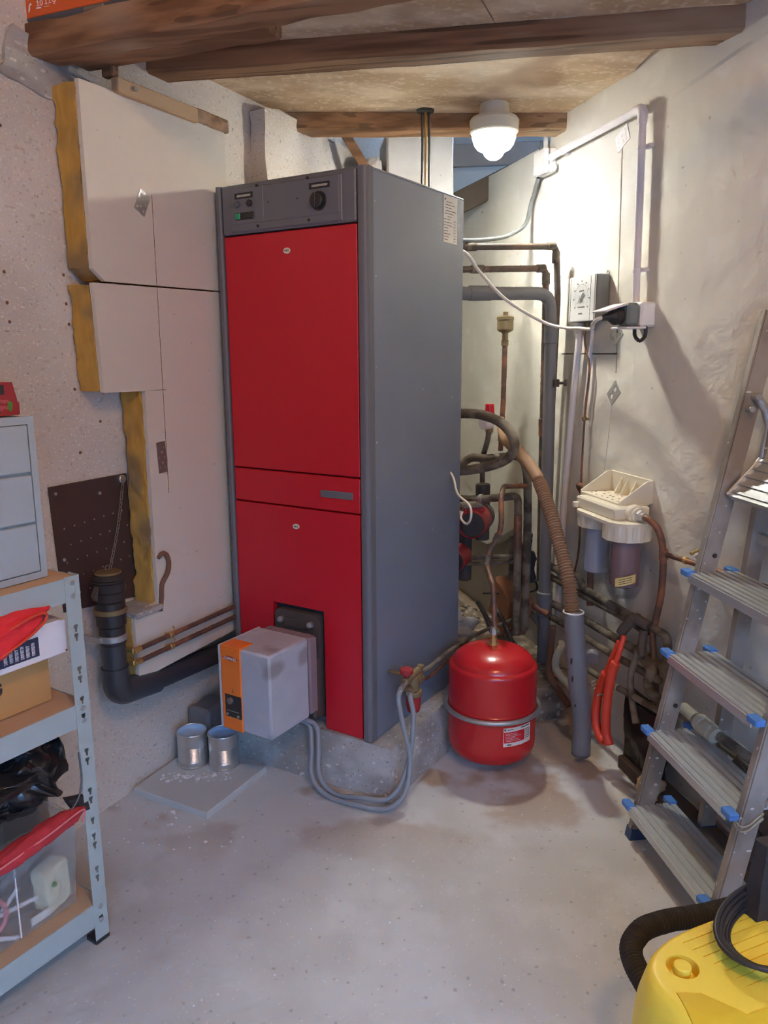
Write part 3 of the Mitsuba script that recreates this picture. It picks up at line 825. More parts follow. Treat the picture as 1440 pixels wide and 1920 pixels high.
# ---- fuel hoses and filter
HA = [(-.225, -.13, .235), (-.205, -.055, .185), (-.180, -.075, .12), (-.150, -.115, .05), (-.085, -.130, .014), (.02, -.125, .012), (.115, -.100, .016), (.155, -.060, .06), (.150, -.02, .15), (.120, -.01, .25), (.098, .00, .325), (.098, .02, .352)]
HB = [(-.205, -.12, .235), (-.185, -.045, .185), (-.160, -.065, .12), (-.130, -.102, .05), (-.065, -.112, .015), (.03, -.108, .030), (.105, -.082, .035), (.135, -.045, .08), (.140, .00, .16), (.130, .035, .26), (.110, .05, .31), (.098, .068, .318)]
bo = lambda pts: [(x, y, z) for x, y, z in pts]
for H, what in ((HA, 'outer of two grey fuel hoses looping from burner to filter'), (HB, 'inner of two grey fuel hoses looping from burner to filter')):
    t = Thing('fuel_hose', what, 'hose', frame=BO)
    t.part('hose', tube(smooth_path(H, 8), .0078, 14), 'm_hose', True)
    e = np.array(H[-1])
    d = np.array([0, .03, .012])
    t.part('nut', join(cyl(e - d * .3, e + d * .35, .0095, 6), cyl(e + d * .3, e + d, .007, 14)), 'm_steel', 30, label='steel hose nut')
t = Thing('fuel_filter', 'brass fuel filter with red knob and dark red bowl by the boiler side', 'filter', frame=BO)
t.part('body', join(cyl((.095, .04, .362), (.095, .125, .372), .013, 16), cyl((.095, .095, .315), (.095, .095, .365), .019, 20), cyl((.095, .06, .326), (.095, .15, .34), .011, 16), cyl((.095, .125, .33), (.095, .13, .372), .012, 12), box(.002, .09, .09, .105, .356, .361, .001)), 'm_brass_dull', 40)
t.part('bowl', mv(lathe([(0, .240), (.010, .241), (.019, .248), (.0225, .262), (.0235, .30), (0, .30)], 28), (.095, .096, 0)), 'm_red_dark', 40, label='dark red filter bowl')
t.part('bowl_ring', mv(lathe([(0, .30), (.027, .30), (.028, .304), (.028, .312), (.026, .316), (0, .316)], 28), (.095, .096, 0)), 'm_brass_dull', 40)
t.part('red_knob', join(cyl((.095, .053, .386), (.095, .053, .402), .021, 24), cyl((.095, .053, .366), (.095, .053, .384), .008, 14)), 'm_red_dark', 40, label='faded red round knob')
t.part('valve_stem', join(cyl((.095, .14, .345), (.095, .14, .378), .007, 14), cyl((.095, .14, .376), (.095, .14, .384), .011, 16)), 'm_brass_dull', 40)
Thing('fuel_line', 'upper bent oil line running from the filter back along the boiler', 'pipe', frame=BO).own(tube(smooth_path([(.095, .12, .368), (.09, .20, .352), (.085, .36, .356), (.10, .55, .36), (.12, .80, .34)], 6), .0065, 12), 'm_lag', True)
Thing('fuel_line', 'lower bent oil line running from the filter back along the boiler', 'pipe', frame=BO).own(tube(smooth_path([(.095, .145, .335), (.09, .21, .318), (.085, .36, .328), (.105, .55, .325), (.13, .80, .31)], 6), .0058, 12), 'm_copper', True)

# ================================================================== EXPANSION VESSEL
VX, VY, VR = .357, 2.45, .1445
t = Thing('expansion_vessel', 'glossy red expansion vessel on the floor beside the plinth', 'vessel')
prof = [(0, .004)] + [(VR - .05 + .05 * math.sin(a), .090 - .05 * math.cos(a)) for a in np.linspace(.15, math.pi / 2, 8)]
prof = [(0, .004), (.05, .012), (.085, .026)] + [(VR - .045 + .045 * math.sin(a), .088 - .052 * math.cos(a)) for a in np.linspace(.35, math.pi / 2, 8)]
prof += [(VR, .208), (VR + .0015, .210), (VR + .0015, .214), (VR, .216)]
prof += [(VR - .018 + .018 * math.cos(a), .338 + .018 * math.sin(a)) for a in np.linspace(0, 1.12, 7)]
prof += [(.134 * math.sin(a), .3535 + .0565 * (math.cos(a) - math.cos(1.5)) / (1 - math.cos(1.5)) ) for a in np.linspace(1.35, .1, 12)] + [(0, .410)]
t.part('shell', mv(lathe(prof, 72), (VX, VY, 0)), 'm_red_gloss', 30)
ringp = [(VX + .153 * math.cos(a), VY + .153 * math.sin(a), .203) for a in np.linspace(math.radians(75), math.radians(75 + 318), 60)]
ringp = [(VX + .20 * math.cos(math.radians(72)), VY + .2 * math.sin(math.radians(72)), .21)] + ringp
t.part('strap', tube(ringp, .0085, 14), 'm_zinc', True, label='grey steel strap ring')
t.part('fitting', join(cyl((VX, VY, .408), (VX, VY, .414), .017, 24), cyl((VX, VY, .412), (VX, VY, .432), .0125, 6), cyl((VX, VY, .43), (VX, VY, .447), .0105, 20)), 'm_brass', 40, label='brass connector')
t.part('union_nut', join(cyl((VX, VY, .444), (VX, VY, .462), .0125, 6), cyl((VX, VY, .46), (VX, VY, .47), .009, 18)), 'm_steel', 40)


def wrap(a0, a1, z0, z1, r, n=16, th=.0006):
    a = np.radians(np.linspace(a0, a1, n))
    v, f = [], []
    for q in a:
        for rr in (r, r + th):
            for z in (z0, z1):
                v.append((VX + rr * math.cos(q), VY + rr * math.sin(q), z))
    for i in range(n - 1):
        b = i * 4
        for q in ((2, 3, 7, 6), (0, 4, 5, 1), (1, 5, 7, 3), (0, 2, 6, 4)):
            f += [[b + q[0], b + q[2], b + q[1]], [b + q[0], b + q[3], b + q[2]]]
    return trimesh.Trimesh(v, f, process=False)


lb = t.part('label', wrap(-83, -40, .118, .182, VR), 'm_carton_white', label='white and red printed label')
t.part('label_field', wrap(-82.5, -52, .131, .168, VR + .0006), 'm_red', parent=lb)
t.part('print', join(*([wrap(-80, -58 - (k % 3) * 4, .136 + k * .0052, .1372 + k * .0052, VR + .0012, 8, .0002) for k in range(6)])), 'm_carton_white', parent=lb)
t.part('print', join(wrap(-82, -79.5, .172, .179, VR + .0006, 4, .0003), wrap(-78, -70, .174, .1765, VR + .0006, 6, .0003), wrap(-58, -43, .1745, .178, VR + .0006, 8, .0003),
                     *[wrap(-50, -42, .134 + k * .006, .1365 + k * .006, VR + .0006, 6, .0003) for k in range(6)], wrap(-78, -72, .122, .126, VR + .0006, 5, .0003)), 'm_ink', parent=lb)

# ================================================================== RIGHT WALL: CONDUIT, BOXES, CABLES
def run(name, label, pts, r, mat, n=14, R=None, sm=None, cat='pipe', frame=WR, parts=()):
    """a pipe or cable given by points (x, distance from the wall, z) in the right wall's frame"""
    p = np.array([(x, -o, z) for x, o, z in pts], float)
    q = fillet(p, R, 6) if R else (smooth_path(p, sm) if sm else p)
    t = Thing(name, label, cat, frame=frame)
    if parts:
        t.part('tube', tube(q, r, n), mat, True)
    else:
        t.own(tube(q, r, n), mat, True)
    for nm, m, mt, lb in parts:
        t.part(nm, m, mt, 40, label=lb)
    return t


def W3(x, o, z):
    return np.array([x, -o, z])


def sleeve(p, q, r, n=18):
    return cyl(W3(*p), W3(*q), r, n)


t = Thing('junction_box', 'white square junction box at the top of the right wall', 'junction box', frame=WR)
t.part('base', box(-.690, -.590, -.030, 0, 2.022, 2.108, .004), 'm_white')
t.part('cover', box(-.692, -.588, -.050, -.031, 2.020, 2.110, .005), 'm_white')
t.part('gland', join(cyl((-.59, -.024, 2.072), (-.572, -.024, 2.074), .014, 18), cyl((-.585, -.024, 2.035), (-.565, -.024, 2.035), .015, 18)), 'm_white', 40)
Thing('riser_conduit', 'short white conduit rising from the junction box to the ceiling', 'conduit', frame=WR).own(cyl((-.648, -.02, 2.10), (-.648, -.02, 2.21), .0085, 16), 'm_white', 40)
t = Thing('wall_conduit', 'pale grey conduit running from the junction box across and down to the socket', 'conduit', frame=WR)
t.part('tube', cyl((-.575, -.026, 2.074), (.012, -.026, 2.077), .0125, 20), 'm_carton_white', 40)
t.part('elbow', tube(fillet([(-.012, -.026, 2.077), (.034, -.026, 2.077), (.034, -.026, 2.03)], .025, 8), .015, 20), 'm_carton_white', 40)
t.part('tube', cyl((.034, -.026, 2.04), (.052, -.026, 1.49), .0125, 20), 'm_carton_white', 40)
for x, z in ((.037, 1.962), (.049, 1.60)):
    t.part('clip', join(cyl((x, -.026, z - .006), (x, -.026, z + .006), .015, 16), box(x + .004, x + .038, -.022, -.004, z - .006, z + .006)), 'm_carton_white', 40)
t.part('clip', join(cyl((-.49, -.026, 2.074), (-.478, -.026, 2.074), .015, 16), box(-.49, -.478, -.02, 0, 2.058, 2.070)), 'm_carton_white', 40)
nail_plate('white painted perforated plate under the horizontal conduit', WR, -.118, 2.028, .075, .055, 24, 'm_carton_white', 0)
nail_plate('tilted perforated plate below the pressure gauge', WR, -.095, 1.405, .070, .052, 40, 'm_zinc', 0, [(-.018, 0, .009), (.016, .004, .008), (-.018, .017, .003), (.02, -.015, .003)])
nail_plate('tilted perforated plate lower on the right wall above the water filter', WR, -.093, 1.212, .072, .052, 42, 'm_zinc', 0, [(-.017, 0, .010), (.015, .004, .009), (.02, -.015, .003)])

# pressure gauge
G0, G1, GZ0, GZ1, GY = -.330, -.148, 1.454, 1.609, -.060
t = Thing('pressure_gauge', 'square grey tank gauge with silver dial on the right wall', 'gauge', frame=WR)
t.part('housing', box(G0 + .002, G1, GY + .006, -.002, GZ0, GZ1, .004), 'm_gauge_grey')
d = t.part('dial', box(G0, G1, GY, GY + .007, GZ0, GZ1, .002), 'm_gauge_face', label='silver dial face')
cx, cz = -.238, 1.535
tk = []
for k in range(9):
    a = math.radians(215 - k * 31.25)
    tk.append(mv(mv(box(-.0045, .0045, 0, .0006, -.0022, .0022, 0), (0, 0, 0), [('y', 0)]), (cx + .056 * math.cos(a), GY - .0006, cz + .056 * math.sin(a))))
for k in range(25):
    a = math.radians(215 - k * 10.4)
    tk.append(mv(mv(box(.044, .049, 0, .0005, -.0006, .0006, 0), (0, 0, 0), [('y', -math.degrees(a))]), (cx, GY - .0005, cz)))
tk += [box(cx - .016, cx + .016, GY - .0006, GY, 1.5555, 1.5605, 0), box(cx - .024, cx + .026, GY - .0006, GY, 1.501, 1.505, 0), box(cx - .018, cx + .010, GY - .0006, GY, 1.479, 1.484, 0)]
t.part('dial_print', join(*tk), 'm_ink', parent=d)
t.part('needle', mv(mv(hull([(x, y, z) for x, z in ((-.032, 0), (.02, -.004), (.026, 0), (.02, .004)) for y in (0, .001)]), (0, 0, 0), [('y', -38)]), (cx, GY - .004, cz)), 'm_ink', parent=d)
t.part('needle_hub', cyl((cx, GY - .006, cz), (cx, GY, cz), .006, 16), 'm_steel', 40, parent=d)
t.part('side_band', box(G0 + .012, G0 + .0135, GY - .0006, GY, GZ0 + .004, GZ1 - .004, 0), 'm_ink', parent=d)
t.part('side_band', box(G1 - .028, G1 - .0268, GY - .0006, GY, GZ0 + .004, GZ1 - .004, 0), 'm_ink', parent=d)
for x in (G0 + .025, G1 - .02):
    t.part('lug', poly(sg.Point(x, GZ1 + .006).buffer(.008, 8).difference(sg.Point(x, GZ1 + .008).buffer(.003, 8)), -.004, 0), 'm_zinc')
t.part('gland', join(cyl((-.262, -.03, 1.452), (-.262, -.03, 1.425), .0085, 14), cyl((-.262, -.03, 1.425), (-.262, -.03, 1.412), .0065, 6), cyl((-.24, -.03, 1.452), (-.24, -.03, 1.43), .006, 12)), 'm_brass_dull', 40)
run('capillary_tube', 'thin dark copper tube winding down from the tank gauge', [(-.262, .03, 1.415), (-.260, .025, 1.37), (-.232, .02, 1.295), (-.243, .02, 1.19), (-.252, .02, 1.082), (-.256, .02, .87), (-.250, .02, .63), (-.288, .02, .50)], .0038, 'm_copper', 10, sm=8,
    parts=[('clip', join(sleeve((-.256, .02, 1.118), (-.252, .02, 1.106), .008), sleeve((-.262, .012, 1.112), (-.236, .012, 1.112), .004)), 'm_brass_dull', 'small brass clip'), ('clip', join(sleeve((-.256, .02, .752), (-.253, .02, .740), .008), sleeve((-.262, .012, .746), (-.236, .012, .746), .004)), 'm_brass_dull', 'small brass clip')])
run('wall_pipe', 'pale plastic pipe slanting down the right wall behind the capillary', [(-.300, .024, 1.452), (-.335, .024, 1.2), (-.372, .024, .84), (-.392, .024, .30)], .0125, 'm_carton_white', 16)
run('wall_pipe', 'short pale plastic pipe end just right of the capillary gland', [(-.232, .014, 1.452), (-.250, .014, 1.22), (-.262, .014, 1.16)], .007, 'm_carton_white', 12)

# socket, plug
t = Thing('wall_socket', 'white surface socket with lifted lid on the right wall', 'socket', frame=WR)
t.part('box', box(.032, .130, -.052, 0, 1.425, 1.500, .006), 'm_white')
t.part('cover', box(.040, .124, -.093, -.052, 1.428, 1.497, .008), 'm_plug_grey', label='grey front cover')
t.part('base', box(.036, .130, -.100, -.03, 1.419, 1.4255, .002), 'm_carton_white')
t.part('lid', mv(mv(box(.038, .126, -.078, 0, -.003, .003, .002), (0, 0, 0), [('x', 17)]), (0, -.094, 1.494)), 'm_carton_white', label='open hinged lid')
t = Thing('mains_plug', 'black mains plug pushed into the wall socket', 'plug', frame=WR)
t.part('body', join(cyl((.084, -.093, 1.459), (.084, -.120, 1.457), .027, 24), cyl((.084, -.118, 1.457), (.084, -.138, 1.456), .026, 24, r2=.015)), 'm_black', 40)
t.part('strain_relief', cyl((.084, -.136, 1.456), (.084, -.160, 1.453), .013, 18, r2=.008), 'm_black', 40)
run('power_cable', 'white cable sagging from the boiler to the plug in the wall socket', [(-.39, .60, 1.72), (-.307, .48, 1.69), (-.34, .40, 1.625), (-.345, .30, 1.535), (-.345, .15, 1.456), (-.271, .10, 1.434), (-.18, .10, 1.430), (-.09, .11, 1.424), (-.03, .13, 1.424), (.03, .16, 1.434), (.075, .172, 1.447), (.084, .158, 1.4535)], .0058, 'm_white_cable', 12, sm=8, cat='cable')
run('cable_loop', 'black cable loop under the wall socket', [(.062, .03, 1.426), (.066, .03, 1.398), (.096, .03, 1.383), (.122, .03, 1.398), (.124, .03, 1.426)], .0058, 'm_black', 12, sm=8, cat='cable')
run('grey_cable', 'grey cable drooping from the junction box to the boiler', [(-.39, .58, 1.735), (-.391, .45, 1.735), (-.475, .33, 1.752), (-.62, .18, 1.79), (-.73, .06, 1.85), (-.765, .022, 1.93), (-.70, .022, 2.022)], .0078, 'm_grey_cable', 12, sm=8, cat='cable')
run('riser_cable', 'dark cable slipping up behind the junction box', [(-.735, .012, 1.99), (-.715, .012, 2.08), (-.70, .012, 2.16)], .006, 'm_grey_cable', 10, sm=6, cat='cable')

# ================================================================== PIPES BEHIND THE BOILER
run('waste_pipe', 'wide grey plastic pipe from the boiler back, turning down the right wall', [(-.38, .585, 1.553), (-.43, .085, 1.563), (-.425, .08, 1.40), (-.397, .08, .30), (-.39, .08, .02)], .0235, 'm_pvc', 24, R=.06,
    parts=[('coupling', sleeve((-.397, .42, 1.557), (-.405, .33, 1.559), .0265, 24), 'm_pvc', None), ('coupling', sleeve((-.425, .08, 1.45), (-.424, .08, 1.38), .027, 24), 'm_pvc', None), ('coupling', sleeve((-.399, .08, .42), (-.397, .08, .32), .031, 24), 'm_pvc', None)])
run('copper_pipe', 'upper tarnished copper pipe from the boiler back, turning down by the grey pipe', [(-.38, .585, 1.708), (-.445, .06, 1.732), (-.45, .045, 1.55), (-.47, .04, 1.2), (-.50, .035, .50)], 0.0115, 'm_tarnish', 16, R=.03,
    parts=[('elbow', join(sleeve((-.445, .06, 1.715), (-.447, .06, 1.672), .014), sleeve((-.440, .10, 1.731), (-.444, .065, 1.732), .014)), 'm_lag', 'dark elbow fitting'), ('coupling', sleeve((-.40, .43, 1.715), (-.405, .39, 1.717), .0145), 'm_lag', 'dark coupling')])
run('copper_pipe', 'second tarnished copper pipe from the boiler back, below the upper one', [(-.38, .585, 1.632), (-.442, .10, 1.653), (-.436, .10, 1.45), (-.455, .085, .86), (-.45, .08, .45)], 0.0115, 'm_tarnish', 16, R=.03,
    parts=[('elbow', join(sleeve((-.441, .10, 1.637), (-.439, .10, 1.595), .0145), sleeve((-.437, .14, 1.651), (-.441, .105, 1.653), .0145)), 'm_lag', 'dark elbow fitting'), ('coupling', sleeve((-.402, .41, 1.64), (-.407, .36, 1.642), .015), 'm_lag', 'dark coupling'), ('coupling', sleeve((-.446, .094, 1.10), (-.449, .09, 1.03), .0135), 'm_copper', None)])
Thing('pipe_bracket', 'rusty wall bracket holding the grey pipe', 'bracket', frame=WR).own(join(cyl((-.40, -.07, 1.235), (-.335, -.06, 1.238), .005, 10), cyl((-.385, -.07, 1.222), (-.385, -.07, 1.25), .011, 12), cyl((-.34, -.055, 1.226), (-.34, -.055, 1.25), .006, 10)), 'm_iron', 40)
t = run('air_vent_riser', 'upright copper riser with brass air vent behind the boiler', [(-.668, .16, 1.395), (-.672, .16, 1.15), (-.688, .16, .95)], .0105, 'm_copper', 16,
        parts=[('air_vent', join(*[mv(m, (-.669, -.16, 0)) for m in (lathe([(0, 1.40), (.012, 1.40), (.012, 1.425), (.030, 1.435), (.032, 1.44), (.032, 1.475), (.034, 1.477), (.034, 1.488), (.028, 1.492), (.010, 1.494), (.010, 1.508), (0, 1.508)], 32),)]), 'm_brass_dull', 'dull brass float air vent'),
               ('coupling', sleeve((-.669, .16, 1.375), (-.669, .16, 1.40), .0145), 'm_brass_dull', None), ('coupling', sleeve((-.683, .16, 1.02), (-.685, .16, .99), .014), 'm_brass_dull', None)])
t = Thing('safety_gauge', 'small round pressure gauge with red cap behind the grey hose', 'gauge', frame=WR)
t.part('cap', mv(lathe([(0, 1.12), (.019, 1.12), (.017, 1.155), (.016, 1.158), (0, 1.158)], 20), (-.47, -.30, 0)), 'm_red', 40, label='red plastic cap')
t.part('dial', join(cyl((-.465, -.300, 1.09), (-.452, -.335, 1.09), .027, 24)), 'm_carton_white', 40, label='white dial')
t.part('valve', join(cyl((-.47, -.3, 1.05), (-.47, -.3, 1.12), .015, 16)), 'm_brass_dull', 40)
run('lagged_pipe', 'thin lagged pipe dropping from the small gauge to the lower run', [(-.47, .30, 1.07), (-.485, .30, 1.02), (-.53, .30, .945), (-.532, .30, .88), (-.53, .30, .78)], .0105, 'm_lag', 12, sm=8)
run('grey_hose', 'grey ribbed hose curling out from the boiler back and returning', [(-.47, .62, 1.125), (-.39, .46, 1.132), (-.289, .40, 1.132), (-.213, .35, 1.102), (-.165, .33, 1.045), (-.19, .34, .99), (-.235, .40, .955), (-.348, .47, .926), (-.45, .60, .915)], .0175, 'm_lag', 18, sm=10, cat='hose')

# corrugated hose
cpts = smooth_path([W3(*p) for p in [(-.60, .20, 1.085), (-.43, .25, 1.030), (-.262, .27, .999), (-.114, .27, .938), (-.004, .27, .838), (.089, .27, .724), (.152, .27, .634), (.19, .27, .515)]], 60)
dist = np.r_[0, np.cumsum(np.linalg.norm(np.diff(cpts, axis=0), axis=1))]
s_ = np.arange(0, dist[-1], .00125)
cpts = np.stack([np.interp(s_, dist, cpts[:, k]) for k in range(3)], 1)
cut = .53
smooth_part = cpts[s_ <= dist[-1] * cut]
ribbed = cpts[s_ >= dist[-1] * cut]
rr = .0205 + .0030 * np.sin(np.arange(len(ribbed)) * .00125 / .0095 * 2 * np.pi)
t = Thing('drain_hose', 'wide rusty brown corrugated hose slanting down into the grey sleeve', 'hose', frame=WR)
t.part('plain_length', tube(smooth_part[::8], [.018, .020, .0215, .0215, .0215], 20), 'm_corrugated', True)
t.part('ribbed_length', tube(ribbed, rr, 20), 'm_corrugated', 60, label='ribbed length')
t = Thing('hose_sleeve', 'upright grey plastic sleeve that takes the corrugated hose', 'pipe', frame=WR)
sp = smooth_path([W3(*p) for p in [(.19, .27, .545), (.207, .265, .42), (.205, .25, .30), (.165, .21, .17), (.155, .20, .03)]], 10)
t.part('tube', tube(sp, .031, 28), 'm_pvc', True)
t.part('rim', tube([sp[0] + .031 * np.array([math.cos(a), math.sin(a), 0]) for a in np.linspace(0, 2 * math.pi, 32, endpoint=False)], .0028, 8, closed=True), 'm_carton_white', True, label='pale rim')
for z in (.40, .335, .23):
    k = int(np.argmin(abs(sp[:, 2] - z)))
    t.part('slot', mv(mv(trimesh.creation.icosphere(subdivisions=1, radius=1).apply_transform(np.diag([.0035, .003, .011, 1])), (0, 0, 0)), sp[k] + np.array([.018, -.0265, 0])), 'm_black_matt')

run('lagged_pipe', 'dark lagged pipe arching from the pump and dropping to the floor', [(-.50, .43, .90), (-.46, .38, .955), (-.43, .33, .957), (-.50, .2, .951), (-.40, .2, .957), (-.345, .2, .92), (-.325, .2, .82), (-.316, .2, .60), (-.32, .2, .30)], .0155, 'm_lag', 14, sm=8)
run('lagged_pipe', 'level dark pipe above the red pump, turning down', [(-.60, .50, .80), (-.455, .40, .799), (-.399, .35, .806), (-.300, .25, .832), (-.295, .25, .78), (-.290, .25, .60), (-.28, .25, .30)], .0145, 'm_lag', 14, R=.03,
    parts=[('clamp', sleeve((-.408, .36, .806), (-.398, .35, .807), .019), 'm_zinc', 'bright pipe clamp'), ('copper_length', sleeve((-.293, .25, .76), (-.291, .25, .63), .0152), 'm_copper', 'bare copper length')])
run('vessel_pipe', 'bent pipe rising from the expansion vessel to the pipework', [(VX * 0 + .052, .478, .468), (.030, .477, .60), (-.06, .465, .64), (-.078, .45, .686), (-.071, .42, .742), (-.048, .42, .785), (-.105, .40, .871), (-.176, .36, .892), (-.306, .22, .866)], .0092, 'm_copper', 14, R=.05,
    parts=[('coupling', sleeve((-.062, .464, .642), (-.074, .455, .675), .012), 'm_lag', None), ('coupling', sleeve((-.074, .43, .725), (-.068, .42, .75), .012), 'm_lag', None)])
run('cross_pipe', 'upper of two thin level pipes behind the vessel pipe', [(-.62, .52, .580), (-.40, .40, .581), (-.37, .20, .582)], .0085, 'm_lag', 12)
run('cross_pipe', 'lower of two thin level pipes behind the vessel pipe', [(-.62, .52, .555), (-.40, .40, .557), (-.38, .20, .557)], .0075, 'm_lag', 12)
# pumps
t = Thing('circulation_pump', 'red circulation pump behind the boiler with a pale cable looped before it', 'pump', frame=WR)
pc = np.array([-.30, -.425, .735])
t.part('motor', join(cyl(pc + (-.10, .06, 0), pc + (.005, -.012, 0), .054, 32, b=.006), box(pc[0] - .08, pc[0] - .01, pc[1] - .03, pc[1] + .05, .775, .797, .004)), 'm_red_dark', 40)
ax = np.array([.105, -.072, 0]) / np.linalg.norm([.105, -.072, 0])
t.part('end_cap', join(cyl(pc + ax * .006, pc + ax * .018, .045, 28), cyl(pc + ax * .018, pc + ax * .022, .012, 16)), 'm_black', 40, label='black round end cap')
t.part('terminal_box', box(pc[0] - .075, pc[0] + .0, pc[1] - .04, pc[1] + .04, .794, .806, .003), 'm_chain', label='flat lid with screws')
t.part('pump_body', join(cyl(pc + (-.16, .10, -.10), pc + (-.16, .10, .12), .028, 20), cyl(pc + (-.15, .09, 0), pc + (-.09, .055, 0), .055, 24)), 'm_iron', 40)
t = Thing('circulation_pump', 'second red pump lower down, half hidden by the boiler edge', 'pump', frame=WR)
pc = np.array([-.335, -.485, .59])
t.part('motor', cyl(pc + (-.09, .06, 0), pc + (.0, -.005, 0), .045, 28), 'm_red_dark', 40)
t.part('end_cap', cyl(pc + ax * .0, pc + ax * .012, .038, 28), 'm_black', 40, label='black round end cap')
t.part('pump_body', cyl(pc + (-.15, .10, -.12), pc + (-.15, .10, .10), .026, 20), 'm_iron', 40)
Thing('valve_tag', 'small pale square tag under the second red pump', 'tag', frame=WR).own(box(-.345, -.315, -.545, -.540, .518, .542, .001), 'm_carton_white')
Thing('red_valve', 'red valve handle low behind the boiler edge', 'valve', frame=WR).own(join(box(-.355, -.325, -.545, -.52, .42, .51, .004), cyl((-.34, -.53, .40), (-.34, -.53, .42), .014, 16)), 'm_red_dark', 40)
run('pump_cable', 'pale looped cable in front of the red pump', [(-.31, .60, .99), (-.225, .54, .94), (-.15, .54, .88), (-.062, .53, .855), (-.045, .53, .818), (-.085, .53, .787), (-.14, .53, .795), (-.155, .52, .815)], .0042, 'm_cream', 10, sm=8, cat='cable')
Thing('insulation_tuft', 'yellowish glass wool hanging from the boiler back edge', 'insulation', frame=WR).own(rough(box(-.40, -.33, -.515, -.47, .93, 1.13, .012), .014, 30, 4, .02), 'm_wool', 60)

# lower tail pipes
run('lagged_pipe', 'greyish pipe elbowing down behind the copper bundle near the grey pipe', [(-.46, .15, .60), (-.455, .15, .42), (-.41, .12, .36), (-.36, .08, .34)], .0135, 'm_copper', 14, R=.05)
run('lagged_pipe', 'dark twin of the elbow pipe among the bundle', [(-.52, .17, .62), (-.52, .17, .42), (-.47, .14, .35), (-.40, .09, .28)], .0125, 'm_lag', 14, R=.05)
Thing('pipe_lagging', 'black tattered lagging around the pipe bundle', 'lagging', frame=WR).own(rough(join(cyl((-.40, -.16, .46), (-.40, -.16, .66), .019, 14), cyl((-.355, -.16, .48), (-.36, -.16, .60), .014, 14)), .010, 28, 9, .02), 'm_black_matt', 60)
run('black_cable', 'thin black cable crossing behind the vessel pipe to the grey pipe', [(-.55, .28, .385), (-.515, .25, .394), (-.478, .15, .397), (-.454, .09, .414), (-.42, .11, .46)], .0045, 'm_black_matt', 8, sm=6, cat='cable')
run('black_cable', 'black cable snaking over the rubble, left of two', [(-.40, .36, .40), (-.30, .36, .36), (-.22, .36, .28), (-.24, .40, .20), (-.32, .42, .16)], .0095, 'm_black', 10, sm=8, cat='cable')
run('black_cable', 'black cable snaking over the rubble, right of two', [(-.36, .30, .38), (-.25, .30, .33), (-.17, .31, .26), (-.19, .36, .19), (-.28, .40, .15)], .0095, 'm_black', 10, sm=8, cat='cable')

# ================================================================== WATER FILTER ON THE RIGHT WALL
t = Thing('water_filter', 'twin bowl water filter under a cream bracket on the right wall', 'water filter', frame=WR)
bk = t.part('bracket', join(box(-.075, .172, -.006, 0, .880, .950, .002), box(-.075, .172, -.118, 0, .872, .880, .002), box(-.075, .172, -.120, -.112, .835, .882, .002),
                                                        hull([(x, y, z) for x in (-.077, -.071) for y, z in ((-.118, .876), (-.118, .886), (-.06, .900), (-.02, .948), (0, .948), (0, .876))]),
                            hull([(x, y, z) for x in (.168, .174) for y, z in ((-.118, .840), (-.118, .886), (-.06, .900), (-.02, .948), (0, .948), (0, .876))])), 'm_cream', label='cream plastic bracket')
for x in (-.002, .035, .085, .125):
    t.part('rib', hull([(x + dx, y, z) for dx in (-.0025, .0025) for y, z in ((-.006, .88), (-.006, .935), (-.035, .88))]), 'm_cream', parent=bk)
for k in range(16):
    x, y = -.05 + (k % 6) * .036 + rng.uniform(-.008, .008), -.095 + (k // 6) * .028 + rng.uniform(-.006, .006)
    t.part('hole', cyl((x, y, .8795), (x, y, .8806), .0042, 10, b=0), 'm_rust', parent=bk)
t.part('head', join(hull([(x + r * math.cos(a), -.108 + r * math.sin(a), z) for x, r in ((.035, .072), (.206, .074)) for a in np.linspace(0, 2 * math.pi, 24) for z in (.826, .836)]),
                    box(-.04, .21, -.155, -.03, .833, .875, .006)), 'm_cream', 40, label='cream filter head')


def collar(cx, cy, z0, z1, r):
    a = np.linspace(0, 2 * math.pi, 73)[:-1]
    rad = r + .0022 * (np.arange(72) % 6 < 3)
    g = sg.Polygon([(cx + q * math.cos(w), cy + q * math.sin(w)) for q, w in zip(rad, a)])
    m = trimesh.creation.extrude_polygon(g, z1 - z0, engine='earcut')
    m.apply_translation((0, 0, z0))
    return m


for (cx, zt, zb, r, what, cm) in ((.035, .800, .600, .054, 'clear bowl with white cartridge on the left', 'm_cartridge_white'), (.208, .796, .600, .060, 'clear bowl with brown cartridge on the right', 'm_cartridge')):
    t.part('collar', collar(cx, -.108, zt - .018, .828, r + .012), 'm_cream')
    b = t.part('bowl', mv(lathe([(r, zt - .016), (r * .97, zb + .035), (r * .90, zb + .012), (r * .75, zb), (r * .72, zb - .008), (0, zb - .008)], 40), (cx, -.108, 0)), 'm_bowl', 35, label=what)
    t.part('cartridge', mv(lathe([(0, zb + .025), (r * .62, zb + .025), (r * .74, zb + .03), (r * .74, zt - .02), (0, zt - .02)], 32), (cx, -.108, 0)), cm, 40, parent=b)
a = np.radians(np.linspace(-58, 2, 12))
v = [( .208 + .0605 * math.cos(q), -.108 + .0605 * math.sin(q), z + .018 * i / 11) for i, q in enumerate(a) for z in (.632, .660)]
f = [w for i in range(11) for w in ([2 * i, 2 * i + 2, 2 * i + 3], [2 * i, 2 * i + 3, 2 * i + 1])]
st = t.part('sticker', trimesh.Trimesh(v, f, process=False), 'm_sticker', label='yellow printed sticker')
